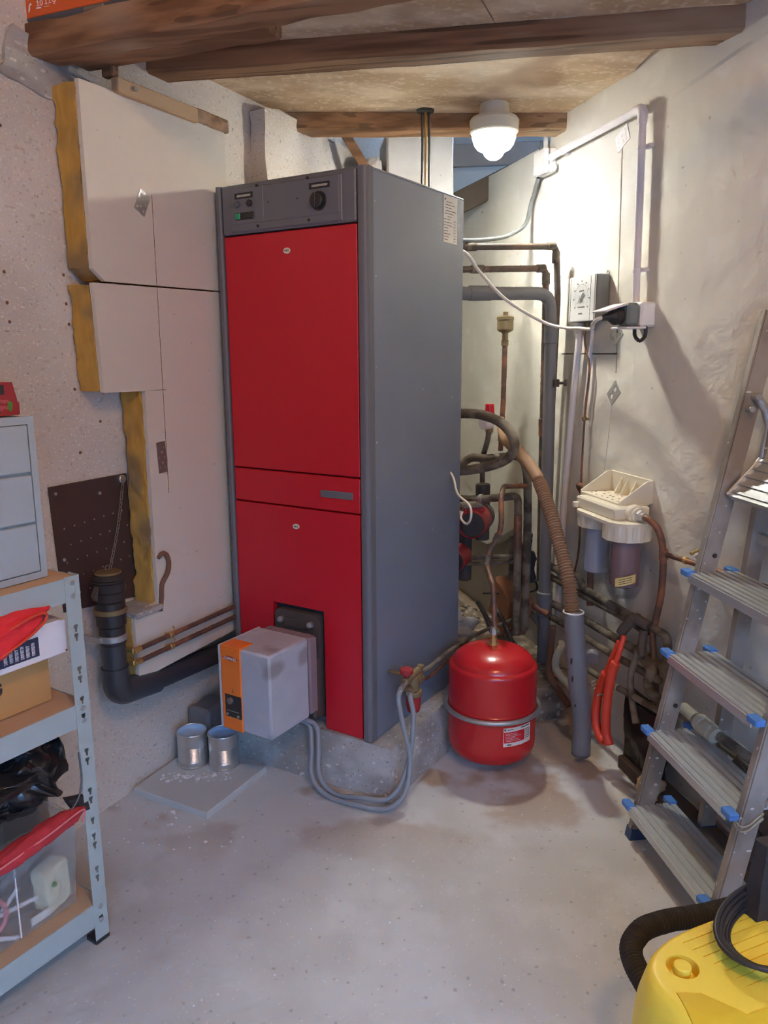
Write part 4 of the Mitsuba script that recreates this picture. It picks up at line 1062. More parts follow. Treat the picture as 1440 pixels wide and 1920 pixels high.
for k in range(3):
    v = [(.208 + .0608 * math.cos(q), -.108 + .0608 * math.sin(q), z + .018 * i / 11 + .638 + k * .007) for i, q in enumerate(a) for z in (0, .0022) if 1 < i < 10]
    f = [w for i in range(len(v) // 2 - 1) for w in ([2 * i, 2 * i + 2, 2 * i + 3], [2 * i, 2 * i + 3, 2 * i + 1])]
    t.part('print', trimesh.Trimesh(v, f, process=False), 'm_ink', parent=st)
t.part('vent_knob', cyl((-.02, -.165, .838), (-.02, -.165, .856), .011, 16), 'm_cream', 40)
t.part('outlet', join(cyl((.205, -.09, .855), (.235, -.09, .855), .030, 24), cyl((.235, -.09, .855), (.243, -.09, .855), .024, 24)), 'm_cream', 40)
t.part('union', join(cyl((.243, -.09, .855), (.262, -.09, .855), .019, 6), cyl((.262, -.09, .855), (.275, -.09, .855), .014, 18)), 'm_steel', 40, label='steel union nut')
run('copper_pipe', 'thick copper pipe curving from the water filter down the right wall', [(.262, .09, .855), (.292, .088, .853), (.316, .07, .825), (.326, .055, .76), (.325, .05, .64), (.308, .05, .55), (.294, .05, .49), (.306, .05, .42), (.325, .05, .35), (.331, .05, .18)], .0105, 'm_copper', 16, sm=8,
    parts=[('coupling', join(sleeve((.3265, .054, .768), (.3265, .052, .735), .0135)), 'm_copper', None)])
run('copper_pipe', 'short copper branch running right behind the ladder', [(.326, .05, .752), (.45, .045, .757), (.78, .04, .770)], .008, 'm_copper', 12,
    parts=[('clip', join(sleeve((.418, .045, .756), (.430, .045, .756), .011), sleeve((.424, .03, .775), (.424, .0, .785), .005)), 'm_brass', 'brass clip'), ('clip', sleeve((.436, .02, .772), (.452, .02, .778), .008), 'm_carton_white', 'pale clip')])
run('copper_pipe', 'bent copper stub entering the left of the water filter', [(-.06, .10, .86), (-.15, .06, .876), (-.235, .045, .875), (-.24, .02, .84), (-.24, .012, .82)], .0105, 'm_copper', 14, R=.03)
run('copper_pipe', 'upright copper pipe below the filter bowls', [(-.121, .04, .60), (-.118, .04, .50), (-.115, .04, .45)], .0115, 'm_copper', 14)

# ================================================================== LOW PIPE RUNS
run('lagged_pipe', 'topmost dusty pipe along the foot of the right wall, kinked', [(-.45, .05, .52), (-.24, .05, .515), (-.185, .05, .545), (-.150, .05, .505), (.22, .05, .503), (.372, .05, .507), (.374, .05, .40)], .0135, 'm_lag', 16, R=.03)
run('lagged_pipe', 'second dusty pipe just under the topmost one on the right wall', [(-.45, .05, .475), (-.16, .05, .478), (.13, .05, .486), (.262, .05, .480)], .0125, 'm_lag', 16, R=.03)
run('lagged_pipe', 'third dusty pipe along the foot of the right wall', [(-.45, .05, .365), (-.155, .05, .390), (.10, .05, .397), (.38, .05, .405), (.40, .05, .30), (.95, .05, .29)], .0145, 'm_lag', 16, R=.035)
run('lagged_pipe', 'fourth dusty pipe along the foot of the right wall', [(-.45, .06, .315), (-.19, .06, .333), (.074, .06, .339), (.36, .06, .36)], .0125, 'm_lag', 16, R=.03)
run('lagged_pipe', 'lowest thin pipe with pale end passing behind the red hoses', [(-.10, .10, .245), (.026, .10, .256), (.16, .10, .268), (.44, .10, .296)], .0105, 'm_lag', 14, R=.03,
    parts=[('pale_end', sleeve((.13, .10, .265), (.20, .10, .272), .0125), 'm_tape', 'pale wrapped end')])
run('lagged_pipe', 'pipe dropping from the valve cluster behind the copper pipe', [(.285, .08, .47), (.27, .09, .40), (.265, .10, .33), (.29, .10, .24), (.31, .10, .20)], .0105, 'm_lag', 14, sm=8)
run('lagged_pipe', 'stout bent pipe stub left of the ladder foot', [(.24, .07, .42), (.30, .07, .40), (.33, .07, .38), (.318, .07, .335), (.345, .07, .31), (.45, .07, .30)], .017, 'm_lag', 16, sm=8)
Thing('valve_cluster', 'dark lagged tee and valve body above the red hoses', 'valve', frame=WR).own(rough(join(cyl((.225, -.12, .47), (.262, -.10, .54), .016, 16), cyl((.25, -.09, .53), (.30, -.07, .515), .018, 16), cyl((.29, -.08, .50), (.30, -.09, .42), .013, 14), box(.235, .262, -.12, -.09, .50, .535, .004)), .004, 40, 5, .012), 'm_iron', 50)
for k, (pts, z1, what) in enumerate(((((.262, .13, .478), (.270, .15, .421), (.258, .165, .345), (.250, .17, .25), (.252, .17, .16), (.268, .165, .115)), .40, 'longer red sleeved hose hanging on the right'), (((.245, .135, .455), (.215, .15, .36), (.180, .16, .255), (.186, .17, .17), (.212, .17, .125), (.24, .168, .11)), .335, 'shorter red sleeved hose hanging on the left'))):
    p = smooth_path([W3(*q) for q in pts], 8)
    t = Thing('red_hose', what, 'hose', frame=WR)
    t.part('inner_hose', tube(p, .0085, 14), 'm_red_hose', True)
    q = p[p[:, 2] < z1]
    t.part('sleeve', tube(q, .0145, 18), 'm_red_hose', True, label='wider red sleeve')
t = Thing('grey_connector', 'grey threaded connector lying on the ledge by the sleeve', 'connector', frame=WR)
t.part('flange', cyl((.115, -.15, .36), (.135, -.165, .355), .024, 20), 'm_pvc', 40)
t.part('thread', join(*[cyl((.14 + k * .011, -.16, .275 - k * .006), (.147 + k * .011, -.16, .271 - k * .006), .012, 14) for k in range(5)]), 'm_tape', 40)
run('lagged_pipe', 'yellowish pipe bend by the grey pipe foot', [(-.25, .08, .26), (-.16, .12, .285), (-.12, .16, .27), (-.10, .17, .22), (.0, .16, .19)], .0135, 'm_tape', 14, sm=8)
run('lagged_pipe', 'rusty pipe stem rising left of the sleeve', [(-.22, .13, .345), (-.21, .14, .25), (-.17, .16, .17), (-.02, .16, .12)], .0125, 'm_rust', 14, sm=8)
t = run('wrapped_pipe', 'pipe with bandaged joint behind the ladder', [(.46, .10, .33), (.535, .12, .372), (.606, .12, .366), (.85, .10, .345)], .0135, 'm_lag', 14, R=.03,
        parts=[('bandage', rough(join(*[cyl((.63 + k * .018, -.12, .364 - k * .002), (.655 + k * .018, -.12, .362 - k * .002), .024 - .002 * (k % 2), 16) for k in range(4)]), .003, 60, 2, .01), 'm_tape', 'pale bandage wrapping'), ('sleeve', sleeve((.56, .12, .372), (.62, .12, .366), .0165), 'm_tape', None)])

# ================================================================== LEDGE, RUBBLE, LUMBER
def prism(pts, z0, z1, inset=.006):
    a = [(x, y, z0) for x, y in pts]
    c = np.mean(np.array(pts), 0)
    return hull(a + [(x, y, z1 - .01) for x, y in pts] + [(c[0] + (x - c[0]) * (1 - inset * 4), c[1] + (y - c[1]) * (1 - inset * 4), z1) for x, y in pts])


Thing('concrete_ledge', 'low earthy concrete ledge behind the expansion vessel', 'ledge').own(rough(prism([(.24, 2.66), (.56, 2.722), (.70, 2.765), (.735, 2.85), (.60, 3.35), (.22, 3.35)], 0.0, .128), .007, 18, 41, .035), 'm_earth', 50)
hp = []
g = np.linspace(0, 1, 34)
for v in g:
    for u in g:
        x, y = .06 + u * (.62 - .20 * v), 2.86 + v * .70
        z = .10 + .25 * (1 - u) * (.35 + .65 * v) + .05 * meshkit.fbm(np.array([[x * 9, y * 9, 1.0]]), 4)[0] * 1.6
        e = min(u, 1 - u, v, 1 - v) * 6
        hp.append((x, y, z if e > .8 else z * e / .8 + .02))
hf = [w for j in range(33) for i in range(33) for w in ([j * 34 + i, j * 34 + i + 1, (j + 1) * 34 + i + 1], [j * 34 + i, (j + 1) * 34 + i + 1, (j + 1) * 34 + i])]
st = [trimesh.Trimesh(hp, hf, process=False)]
for k in range(150):
    u, v = rng.uniform(.02, .9), rng.uniform(.05, .9)
    q = hp[int(v * 33) * 34 + int(u * 33)]
    s = rng.uniform(.008, .03)
    st.append(mv(stone((s, s * .8, s * .6), 700 + k, 1), (q[0], q[1], q[2] + s * .15), [('z', rng.uniform(0, 360)), ('x', rng.uniform(-30, 30))]))
Thing('rubble_heap', 'earthy heap of rubble and grit behind the boiler', 'rubble', kind='stuff').own(join(*st), 'm_earth', 50)
for k, (x, y, z, s, what) in enumerate([(.265, 2.98, .315, .09, 'flat grey fragment highest on the rubble heap'), (.335, 3.00, .29, .08, 'grey fragment in the middle of the rubble heap'), (.30, 2.93, .275, .10, 'broad grey fragment at the front of the rubble heap'), (.50, 2.93, .185, .09, 'pale fragment at the right foot of the rubble heap'), (.545, 2.90, .165, .07, 'small pale fragment lying on the ledge by the rubble')]):
    Thing('stone_fragment', what, 'stone').own(mv(stone((s, s * .8, s * .38), 60 + k, 3), (x, y, z), [('z', k * 50), ('x', 14 - k * 6)]), 'm_concrete' if k < 3 else 'm_tile', 50)
Thing('hollow_brick', 'broken brown clay brick leaning below the torn wall lining', 'brick', frame=WR).own(rough(mv(box(-.09, .09, -.10, .0, -.09, .09, .006), (-.50, -.13, .34), [('y', 22)]), .006, 25, 3, .03), 'm_terracotta', 50)
Thing('orange_scrap', 'small orange plastic scrap on the ledge', 'scrap').own(mv(stone((.035, .016, .009), 5, 2), (.655, 2.83, .135)), 'm_red_hose', 40)
Thing('floor_board', 'dark dirty board lying at the foot of the right wall', 'board', frame=WR).own(rough(mv(box(-.42, .42, -.07, .0, 0, .045, .004), (.64, -.045, .0), [('z', -2)]), .004, 12, 3, .05), 'm_lumber', 40)
Thing('black_mass', 'black lumpy mass put in the void behind the red hoses', 'bag', frame=WR).own(rough(box(.20, .40, -.085, -.03, .0, .27, .02), .012, 14, 8, .03), 'm_bag', 50)  # black lumpy box put where the wall foot is a black void
for k, (x, o, z, L, a, b, what) in enumerate([(.86, .055, .09, .36, 32, 0, 'dark plank leaning against the wall behind the ladder, nearest the wall'), (.80, .10, .07, .34, 40, 6, 'dark plank leaning steeper behind the ladder'), (.95, .08, .08, .40, 25, 3, 'dark plank leaning flattest behind the ladder')]):
    Thing('leaning_plank', what, 'plank', frame=WR).own(mv(box(-L / 2, L / 2, -.012, .012, -.03, .03, .003), (x, -o, z + L / 2 * math.sin(math.radians(a))), [('y', a), ('z', b)]), 'm_lumber')
Thing('rough_post_end', 'broken wood fibre end of a post near the ladder foot', 'wood', frame=WR).own(rough(cyl((.40, -.13, .055), (.46, -.10, .05), .032, 14), .008, 40, 3, .012), 'm_batten', 50)
Thing('steel_tube', 'bright galvanised tube lying on the floor behind the ladder', 'tube').own(tube([(.955, 2.14, .0135), (1.02, 1.60, .0135)], .0125, 20), 'm_steel', True)

# ================================================================== LADDER
t = Thing('step_ladder', 'dusty aluminium step ladder leaning on the right wall', 'ladder', frame=LA)
LEAN = .190


def bar(x0, x1, y0, dy, z0, z1, lean, b=.003):
    p = []
    for z in (z0, z1):
        for x in (x0, x1):
            for y in (0, dy):
                p.append((x, y0 + lean * z + y, z))
    return hull(p)


def channel(x0, x1, y0, dy, z0, z1, lean, inner):
    """side rail: a web with a lip at front and back, open towards the treads or away"""
    w = x0 if inner > 0 else x1
    web = bar(w - .0 if inner > 0 else w - .003, w + .003 if inner > 0 else w, y0, dy, z0, z1, lean)
    return join(web, bar(x0, x1, y0, .004, z0, z1, lean), bar(x0, x1, y0 + dy - .004, .004, z0, z1, lean))


for x0, x1, what in ((-.013, .013, 'left'), (.392, .418, 'right')):
    t.part('side_rail', join(bar(x0, x1, 0, .046, .03, 1.45, LEAN), bar(x0 + .004, x1 - .004, -.004, .051, .03, 1.45, LEAN)), 'm_alu_rail')
    t.part('foot', bar(x0 - .003, x1 + .003, -.004, .064, 0.0, .032, LEAN), 'm_blue_dark', label='dark blue rubber foot')
for k in range(4):
    z = .105 + .2235 * k
    y = LEAN * z - .030
    D = .138
    g = sg.box(0, -.026, D, -.004)
    for i in range(7):
        c = .0095 + i * (D - .019) / 6
        g = g.union(sg.box(c - .0072, -.006, c + .0072, 0)).union(sg.box(c - .0072, -.001, c - .0048, .0016))
    g = g.difference(sg.box(.003, -.03, D - .003, -.0085))
    m = trimesh.creation.extrude_polygon(g, .384, engine='earcut')
    v = m.vertices.copy()
    m.vertices = np.stack([v[:, 2] + .010, v[:, 0] + y, v[:, 1] + z], 1)
    tr = t.part('tread', m, 'm_tread', label='ribbed tread')
    for x in (-.022, .384):
        for yy in (y - .006, y + D - .020):
            t.part('tread_bracket', box(x, x + .038, yy, yy + .024, z - .012, z + .0045, .002), 'm_blue', label='blue plastic bracket', parent=tr)
pf = sg.box(0, -.014, .30, -.004)
for i in range(5):
    pf = pf.union(sg.box(.012 + i * .026, -.006, .020 + i * .026, 0))
pf = pf.union(sg.box(.0, -.022, .006, 0)).union(sg.box(.294, -.022, .30, 0))
m = trimesh.creation.extrude_polygon(pf, .36, engine='earcut')
v = m.vertices.copy()
m.vertices = np.stack([v[:, 2] + .022, v[:, 0], v[:, 1]], 1)
pk = t.part('platform', mv(mv(m, (0, 0, 0), [('x', 48)]), (0, .200, .985)), 'm_alu', label='tilted ribbed top platform')
for x in (.024, .374):
    t.part('platform_edge', mv(mv(box(x - .004, x + .004, 0, .30, -.016, .004, .002), (0, 0, 0), [('x', 48)]), (0, .200, .985)), 'm_alu', parent=pk)
    t.part('hinge_arm', tube(fillet([(x, .262, 1.235), (x, .285, 1.205), (x, .300, 1.165), (x, .29, 1.08)], .03, 5), .011, 10), 'm_zinc', True)
    t.part('hinge_bolt', join(cyl((x - .012, .258, 1.235), (x + .014, .258, 1.235), .009, 14), cyl((x - .012, .244, 1.205), (x + .012, .244, 1.205), .008, 14)), 'm_zinc', 40)
for x in (.022, .362):
    t.part('rear_leg', bar(x, x + .022, .188, .042, .03, 1.16, .090), 'm_alu_rail')
    t.part('foot', bar(x - .004, x + .026, .184, .05, 0, .045, .09), 'm_blue_dark', label='dark blue rubber foot')
t.part('rear_brace', bar(.03, .375, .20, .02, .30, .325, .09), 'm_alu')
t.part('rear_brace', bar(.03, .375, .20, .02, .86, .885, .09), 'm_alu')
tp = np.array([(.405 + .019 * math.cos(a), LEAN * .30 + .027 + .033 * math.sin(a), .300 + .014 * math.sin(2 * a)) for a in np.linspace(0, 2 * math.pi, 24, endpoint=False)])
t.part('string_wrap', join(tube(tp, .0022, 6, closed=True), tube(tp + [0, 0, .012], .002, 6, closed=True)), 'm_tape', True, label='string tied round the rail')
for z in (.82, .4):
    t.part('rivet', cyl((.013, LEAN * z + .03, z), (.0165, LEAN * z + .03, z), .006, 12), 'm_black_matt', 40)

# ================================================================== SHELF UNIT
t = Thing('shelf_unit', 'green grey boltless steel shelving with chipboard shelves', 'shelving', frame=SH)
zs = [.772, .752, .676, .655, .606, .566, .482, .460, .386, .364, .312, .272, .250, .188, .166, .06]


def post(x0, x1, yf, ye0, ye1, xe):
    g = sg.box(x0, 0.004, x1, .889)
    for z in zs:
        c = (x0 + x1) / 2
        g = g.difference(unary_union([sg.box(c - .0052, z, c + .0052, z + .0085), sg.box(c - .0022, z - .009, c + .003, z + .001)]))
    return join(poly(g, yf, yf + .002), box(xe - .002, xe, ye0, ye1, .004, .889, 0))


t.part('post', post(-.036, 0, 0, 0, .034, 0), 'm_shelf_steel', label='slotted corner post at the right front')
t.part('post', post(-.036, 0, .378, .346, .380, 0), 'm_shelf_steel')
t.part('post', post(-.9, -.864, 0, 0, .034, -.898), 'm_shelf_steel')
t.part('post', post(-.9, -.864, .378, .346, .380, -.898), 'm_shelf_steel')
for x0 in (-.037, -.901):
    for y0 in (-.001, .344):
        t.part('post_foot', box(x0, x0 + .039, y0, y0 + .037, 0, .012, .002), 'm_black', label='black plastic foot')
for z0, z1 in ((.833, .886), (.546, .599), (.046, .104)):
    b = join(box(-.885, -.022, .002, .004, z0, z1, 0), box(-.885, -.022, .002, .03, z1 - .014, z1 - .012, 0), box(-.885, -.022, .002, .016, z0, z0 + .002, 0))
    t.part('beam', b, 'm_shelf_steel')
    t.part('beam', mv(b, (0, .374, 0)), 'm_shelf_steel')
    t.part('beam', box(-.004, -.002, .02, .36, z0, z1, 0), 'm_shelf_steel')
    t.part('beam', box(-.898, -.896, .02, .36, z0, z1, 0), 'm_shelf_steel')
    t.part('shelf_board', box(-.893, -.005, .005, .375, z1 - .0115, z1, .001), 'm_shelf_board', label='dusty chipboard shelf')
    for zz in (z0 + .012, z1 - .012):
        t.part('rivet', cyl((-.018, -.002, zz), (-.018, .001, zz), .006, 12), 'm_zinc', 40)

# ---- on the shelf
t = Thing('drawer_cabinet', 'grey steel cabinet with three drawers on top of the shelving', 'cabinet', frame=SH)
t.part('body', join(box(-.62, -.042, .055, .36, .888, 1.226, .003)), 'm_cabinet')
t.part('front_frame', poly(sg.box(-.62, .888, -.042, 1.228).difference(sg.box(-.606, .902, -.056, 1.212)), .046, .056), 'm_cabinet')
for z0, z1, mm in ((1.114, 1.2105, 'm_cabinet'), (1.010, 1.108, 'm_cabinet'), (.904, 1.005, 'm_cabinet')):
    t.part('drawer', box(-.604, -.0585, .044, .062, z0, z1, .002), mm, label='plain grey drawer front')
t = Thing('red_carton', 'small dark red printed carton standing on the drawer cabinet', 'carton', frame=SH)
rc = hull([(x, y, z) for x0, z in ((-.047, 1.229), (-.0485, 1.262), (-.056, 1.296)) for x in (-.30, x0) for y in (.085, .17)])
t.part('box', rc, 'm_red_dark')
t.part('side_tab', box(-.052, -.040, .09, .165, 1.2295, 1.256, .002), 'm_red_dark')
t.part('window', box(-.30, -.076, .0835, .0855, 1.272, 1.291, 0), 'm_black_matt', label='dark picture area')
t.part('lettering', text('Pommes', .0085, -.1145, 1.2545, .0845, .0006), 'm_pink', label='pale lettering')
t.part('lettering', text('Tongas', .0085, -.1105, 1.2425, .0845, .0006), 'm_pink', label='pale lettering')
t.part('leaf', poly(sg.Polygon([(-.069, 1.2405), (-.0655, 1.236), (-.0615, 1.241), (-.0605, 1.252), (-.0635, 1.2585), (-.0695, 1.2555), (-.071, 1.248)]), .0838, .0855), 'm_green', label='green leaf print')

t = Thing('carton', 'plain brown carton standing on the middle shelf', 'carton', frame=SH)
t.part('box', box(-.55, -.046, .07, .34, .6, .7165, .002), 'm_carton')
t.part('flap', box(-.55, -.046, .0685, .070, .603, .715, 0), 'm_carton')
t.part('marking', join(text('G', .03, -.186, .655, .0684, .0006, True), box(-.2, -.172, .0678, .0686, .640, .648, 0)), 'm_black_matt', label='black print at the left')
t = Thing('white_carton', 'white carton with navy barcode label lying on the brown carton', 'carton', frame=SH)
t.part('box', box(-.55, -.026, .022, .33, .7175, .792, .002), 'm_carton_white')
t.part('flap', box(-.55, -.04, .022, .33, .792, .7945, 0), 'm_carton_white')
nv = t.part('label', box(-.30, -.0945, .0212, .0225, .731, .7725, 0), 'm_navy', label='navy barcode label')
for i in range(6):
    x = -.108 - i * .0125
    bars = [box(x - .0035, x + .0035, .0206, .0213, .7365 + k * .0031, .7365 + k * .0031 + (.0019 if k % 3 else .0012), 0) for k in range(9 - (i % 2))]
    t.part('barcode', join(box(x - .0038, x - .003, .0206, .0213, .7355, .763, 0), *bars), 'm_carton_white', parent=nv)
t.part('staple', cyl((-.0305, .0205, .7225), (-.0305, .0225, .7225), .0022, 10), 'm_rust')


def cloth(cx, cy, cz, L, Wd, H, seed, folds=4, tilt=0.0, roll=0.0):
    n, k = 44, 26
    v = []
    for i in range(n):
        u = i / (n - 1)
        e = math.sin(math.pi * min(1, max(0, u)) ** .8) ** .55 if 0 < u < 1 else 0
        for j in range(k):
            a = 2 * math.pi * j / k
            w = 1 + .16 * math.sin(folds * a + 5 * u + seed) + .08 * math.sin(9 * a + 8 * u)
            v.append((cx - L / 2 + L * u, cy + Wd * .5 * e * math.cos(a) * w, cz + tilt * (u - .5) * L + H * .5 * e * math.sin(a) * w))
    f = [q for i in range(n - 1) for j in range(k) for q in ([i * k + j, (i + 1) * k + j, (i + 1) * k + (j + 1) % k], [i * k + j, (i + 1) * k + (j + 1) % k, i * k + (j + 1) % k])]
    m = trimesh.Trimesh(v, f, process=False)
    m.merge_vertices()
    return rough(m, .006, 40, seed)


t = Thing('red_net_bag', 'bright red folded net bag drooping over the white carton', 'bag', frame=SH)
t.part('upper_fold', cloth(-.235, .008, .818, .33, .085, .054, 1, 5, .10), 'm_red_cloth', True)
t.part('lower_fold', cloth(-.25, -.006, .788, .31, .065, .062, 2, 4, .22), 'm_red_cloth', True)
t.part('rim', tube(smooth_path([(-.25, -.022, .80), (-.16, -.03, .832), (-.105, -.022, .836), (-.10, -.018, .818), (-.15, -.034, .800), (-.22, -.034, .775)], 8), .0028, 8), 'm_red_hose', True)
t = Thing('black_sack', 'crumpled black plastic sack on the clear storage box under the middle shelf', 'sack', frame=SH)
bs = rough(trimesh.creation.icosphere(subdivisions=5, radius=1.0), .42, 2.3, 5)
bs = rough(bs, .10, 7, 9)
bs.vertices = np.clip(bs.vertices, -1.05, 1.05) * [.31, .170, .098] + [-.32, .175, .452]
t.part('sack', bs, 'm_bag', 30)
bs = rough(trimesh.creation.icosphere(subdivisions=4, radius=1.0), .5, 2.0, 15)
bs.vertices = bs.vertices * [.105, .115, .088] + [-.115, .14, .450]
t.part('bulge', bs, 'm_bag', 30)
t.part('string', tube(smooth_path([(-.038, .0, .49), (-.042, -.006, .42), (-.07, -.012, .38), (-.13, -.014, .36)], 8), .0022, 6), 'm_grey_cable', True, label='grey draw string')
t = Thing('red_towel', 'rolled dark red towel on the front edge of the clear storage box', 'towel', frame=SH)
t.part('towel', cloth(-.165, -.012, .352, .25, .055, .046, 7, 2, .10), 'm_red_towel', True)
t.part('hem', tube(smooth_path([(-.27, -.036, .350), (-.16, -.040, .366), (-.075, -.034, .376), (-.055, -.028, .366), (-.07, -.036, .352)], 8), .0022, 6), 'm_pink', True, label='pale hem')
Thing('black_webbing', 'black webbing strap end beside the red towel', 'strap', frame=SH).own(rough(hull([(x, y, z) for x, y, z in ((-.075, .0, .392), (-.03, .0, .380), (-.022, .0, .345), (-.055, .0, .350), (-.075, .02, .392), (-.03, .02, .380), (-.022, .02, .345), (-.055, .02, .350))]), .003, 40, 1, .012), 'm_black_matt', 50)
t = Thing('storage_box', 'clear plastic storage box of odds and ends on the bottom shelf', 'storage box', frame=SH)


def sheet(p):
    return trimesh.Trimesh(p, [[0, 1, 2], [0, 2, 3]], process=False)


x0, x1, y0, y1, z0, z1 = -.62, -.038, .035, .33, .106, .325
ins = .010
c = [(x0 + ins, y0 + ins, z0), (x1 - ins, y0 + ins, z0), (x1 - ins, y1 - ins, z0), (x0 + ins, y1 - ins, z0), (x0, y0, z1), (x1, y0, z1), (x1, y1, z1), (x0, y1, z1)]
t.part('walls', join(*[sheet([c[a] for a in q]) for q in ((0, 1, 5, 4), (1, 2, 6, 5), (2, 3, 7, 6), (3, 0, 4, 7), (0, 3, 2, 1))]), 'm_tote')
t.part('rim', tube([np.array(q) for q in (c[4], c[5], c[6], c[7])], .0045, 8, closed=True), 'm_carton_white', label='thick translucent rim')
for x in (-.190, -.40):
    t.part('rib', box(x - .0016, x + .0016, y0 - .001 + .004, y0 + .006, z0 + .006, z1 - .01, .0005), 'm_carton_white')
for (x, y, a, b) in (((-.30, .09, 20, 60)), ((-.24, .12, -32, 52)), ((-.20, .07, 48, 40))):
    pass
Thing('foam_block', 'cream foam block with a green fleck inside the clear box', 'foam block', frame=SH).own(rough(mv(box(-.036, .036, -.025, .025, -.052, .052, .006), (-.080, .085, .158), [('y', -4), ('z', 12)]), .0035, 60, 3, .012), 'm_foam', 50)
Thing('green_cap', 'tiny green cap stuck to the foam block', 'cap', frame=SH).own(cyl((-.094, .050, .176), (-.092, .062, .176), .0055, 12), 'm_green', 40)
Thing('pink_scissors', 'pink scissor handle inside the clear box', 'scissors', frame=SH).own(join(tube([(-.238 + .032 * math.cos(a), .06, .180 + .040 * math.sin(a)) for a in np.linspace(0, 2 * math.pi, 32, endpoint=False)], .0045, 10, closed=True), tube([(-.25, .062, .142), (-.29, .07, .118)], .006, 10)), 'm_pink', True)
for k, (x, y, z, L, a, what) in enumerate([(-.20, .075, .165, .16, 8, 'pale plastic strip lying level inside the clear box'), (-.22, .085, .150, .15, -38, 'pale plastic strip slanting inside the clear box'), (-.23, .055, .130, .12, 30, 'short pale strip at the bottom of the clear box')]):
    Thing('plastic_strip', what, 'strip', frame=SH).own(mv(box(-L / 2, L / 2, -.003, .003, -.0045, .0045, .001), (x, y, z), [('y', a)]), 'm_carton_white')
Thing('plastic_wrap', 'crumpled clear plastic wrapping on top of the foam block', 'wrapping', frame=SH).own(cloth(-.19, .09, .265, .28, .10, .05, 4, 5, .22), 'm_tote', True)
Thing('paper_label', 'white paper scrap at the bottom of the clear box', 'paper', frame=SH).own(box(-.155, -.105, .055, .0565, .108, .128, 0), 'm_paper')
Thing('brown_carton', 'dark brown carton behind the clear box on the bottom shelf', 'carton', frame=SH).own(box(-.30, -.012, .338, .372, .105, .30, .002), 'm_carton_dark')
Thing('brown_carton', 'narrow brown carton side between the clear box and the right post', 'carton', frame=SH).own(box(-.034, -.006, .18, .33, .105, .32, .002), 'm_carton_dark')

# ================================================================== ORANGE CASE ON THE JOIST
OC = Frame((-.872, 2.128, 2.141), 112.7)
t = Thing('tool_case', 'orange and grey tool carton lying on the thick joist at the upper left', 'case', frame=OC)
t.part('front', box(0, .262, .0, .085, .014, .16, .002), 'm_orange_case', label='orange front')
t.part('base', hull([(x, y, z) for x, y in ((0, .006), (.55, .006), (.55, .085), (0, .085)) for z in (.0,)] + [(x, y, .0135) for x, y in ((0, -.001), (.55, -.001), (.55, .085), (0, .085))]), 'm_slate_dark', label='grey black base rim')
t.part('grey_end', box(.264, .335, 0, .085, .014, .16, .002), 'm_pvc')
t.part('latch', box(.185, .245, -.004, .004, .002, .012, .002), 'm_chain')
t.part('grey_end', box(.345, .55, 0, .085, .014, .16, .002), 'm_pvc')
pr = [text('10', .0125, .040, .036, -.0001, .0008), text('11', .0125, .066, .037, -.0001, .0008), box(.040, .055, -.0008, .0, .0305, .0335, 0), box(.064, .079, -.0008, .0, .0315, .0325, 0),
      poly(sg.Polygon([(.014, .026), (.019, .03), (.020, .04), (.027, .043), (.022, .047), (.016, .04)]), -.0008, 0), poly(sg.Point(.097, .043).buffer(.006, 10).difference(sg.Point(.097, .043).buffer(.0042, 10)), -.0008, 0), box(.094, .100, -.0008, 0, .034, .0355, 0),
      poly(sg.Point(.017, .0585).buffer(.005, 10).difference(sg.Point(.017, .0585).buffer(.0032, 10)), -.0008, 0)]
t.part('print', join(*pr), 'm_carton_white', label='white care symbols and numbers')

# ================================================================== VACUUM CLEANER
VC = Frame(VAC[:2], 66.6)
t = Thing('vacuum_cleaner', 'yellow wet and dry vacuum cleaner at the lower right corner', 'vacuum cleaner', frame=VC)


def sup(rx, ry, z, e=2.6, n=96):
    a = np.linspace(0, 2 * math.pi, n, endpoint=False)
    c, s = np.cos(a), np.sin(a)
    return np.stack([rx * np.sign(c) * abs(c) ** (2 / e), ry * np.sign(s) * abs(s) ** (2 / e), np.full(n, z)], 1)


def loft(rings):
    n = len(rings[0])
    v = np.vstack(rings + [rings[0].mean(0)[None], rings[-1].mean(0)[None]])
    f = []
    for i in range(len(rings) - 1):
        for j in range(n):
            j2 = (j + 1) % n
            f += [[i * n + j, i * n + j2, (i + 1) * n + j2], [i * n + j, (i + 1) * n + j2, (i + 1) * n + j]]
    a, b = len(v) - 2, len(v) - 1
    for j in range(n):
        j2 = (j + 1) % n
        f += [[a, j2, j], [b, (len(rings) - 1) * n + j, (len(rings) - 1) * n + j2]]
    return trimesh.Trimesh(v, f, process=False)


ZT_ = VAC[2]
t.part('tank', loft([sup(.15, .15, .03, 2.2), sup(.165, .165, .06, 2.2), sup(.185, .185, ZT_ - .16, 2.3), sup(.185, .185, ZT_ - .13, 2.3)]), 'm_slate_dark', 40, label='dark grey tank')
import manifold3d as m3


def man(m):
    m = m.copy()
    m.merge_vertices()
    m.fix_normals()
    return m3.Manifold(m3.Mesh(np.asarray(m.vertices, np.float32), np.asarray(m.faces, np.uint32)))


def unman(mm):
    q = mm.to_mesh()
    return trimesh.Trimesh(q.vert_properties[:, :3], q.tri_verts, process=False)


def off(r, cy):
    return r + [0, cy, 0]


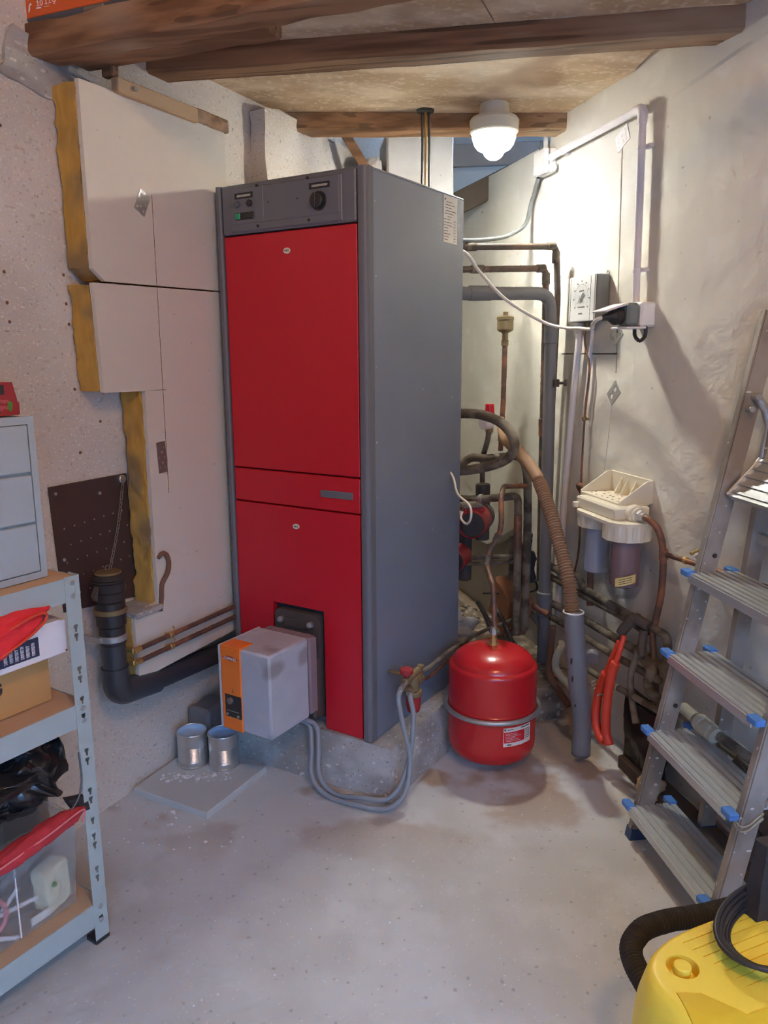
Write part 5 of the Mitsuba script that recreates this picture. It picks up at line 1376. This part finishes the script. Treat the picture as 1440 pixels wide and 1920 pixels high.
head = loft([sup(.196, .196, ZT_ - .150), sup(.204, .204, ZT_ - .140), off(sup(.204, .198, ZT_ - .10), .003), off(sup(.198, .172, ZT_ - .060), .022), off(sup(.184, .130, ZT_ - .026), .052), off(sup(.172, .100, ZT_ - .009), .075), off(sup(.163, .088, ZT_ - .002), .083), off(sup(.154, .080, ZT_), .085)])
hd = man(head)
KX, KY = -.103, .112
hd = hd - man(cyl((KX, KY, ZT_ - .024), (KX, KY, ZT_ + .03), .025, 40, b=0))
for i in range(7):
    y = .150 - i * .0178
    hd = hd - man(box(-.066 + .004 * i, .14, y - .001, y + .001, ZT_ - .0022, ZT_ + .01, 0))
lpoly = hull([(x, y, z) for x, y in ((-.150, .075), (-.168, .01), (-.12, -.045), (.03, -.055), (.03, -.012), (-.095, -.002), (-.125, .055)) for z in (ZT_ - .09, ZT_ + .03)])
big = head.copy()
big.vertices = (big.vertices - [0, .03, ZT_ - .1]) * 1.02 + [0, .03, ZT_ - .1]
latch = man(big) ^ (man(lpoly) - man(hull([(x, y, z) for x, y in ((-.118, .06), (-.085, .004), (.04, -.006), (.04, .08)) for z in (ZT_ - .1, ZT_ + .04)])))
t.part('head', unman(hd), 'm_yellow', 35, label='yellow motor head with ribs')
t.part('latch', unman(latch), 'm_yellow_dark', 35, label='darker yellow latch along the front edge')
t.part('knob', join(cyl((KX, KY, ZT_ - .024), (KX, KY, ZT_ - .012), .0175, 28), cyl((KX, KY, ZT_ - .013), (KX, KY, ZT_ + .003), .0135, 28)), 'm_yellow', 40, label='round yellow knob')
t.part('tube_holder', rough(join(hull([(x, y, z) for x, y, z in ((.08, .135, ZT_ - .02), (.12, .130, ZT_ - .02), (.08, .165, ZT_ - .02), (.12, .165, ZT_ - .02), (.095, .14, ZT_ + .135), (.125, .14, ZT_ + .135), (.095, .165, ZT_ + .135), (.125, .165, ZT_ + .135))])), .003, 40, 4, .015), 'm_black_matt', 40, label='worn black upright tube holder')
for k in range(6):
    a = np.linspace(0, 2 * math.pi, 60, endpoint=False)
    t.part('cable_coil', tube(np.stack([.112 + (.125 + .006 * k) * np.cos(a + k), .080 + (.085 + .004 * (k % 3)) * np.sin(a + k), ZT_ + .008 + .005 * k + .006 * np.sin(2 * a + k * 1.7)], 1), .0042, 8, closed=True), 'm_black', True)
hs = smooth_path(HOSE, 40)
dist = np.r_[0, np.cumsum(np.linalg.norm(np.diff(hs, axis=0), axis=1))]
s_ = np.arange(0, dist[-1], .0012)
hs = np.stack([np.interp(s_, dist, hs[:, k]) for k in range(3)], 1)
Thing('vacuum_hose', 'black corrugated suction hose curled round the yellow vacuum cleaner', 'hose').own(tube(hs, .0195 + .0016 * np.sin(s_ / .0062 * 2 * np.pi), 20), 'm_black_matt', 60)
Thing('hose_end', 'black hose connector tucked between vacuum cleaner and hose', 'connector').own(join(cyl((HOSE[1][0] + .07, HOSE[1][1] - .035, HOSE[1][2] + .01), (HOSE[1][0] + .02, HOSE[1][1] - .05, HOSE[1][2] - .0), .024, 20), cyl((HOSE[1][0] + .02, HOSE[1][1] - .05, HOSE[1][2]), (HOSE[1][0] + .0, HOSE[1][1] - .055, HOSE[1][2]), .029, 20)), 'm_black', 40)
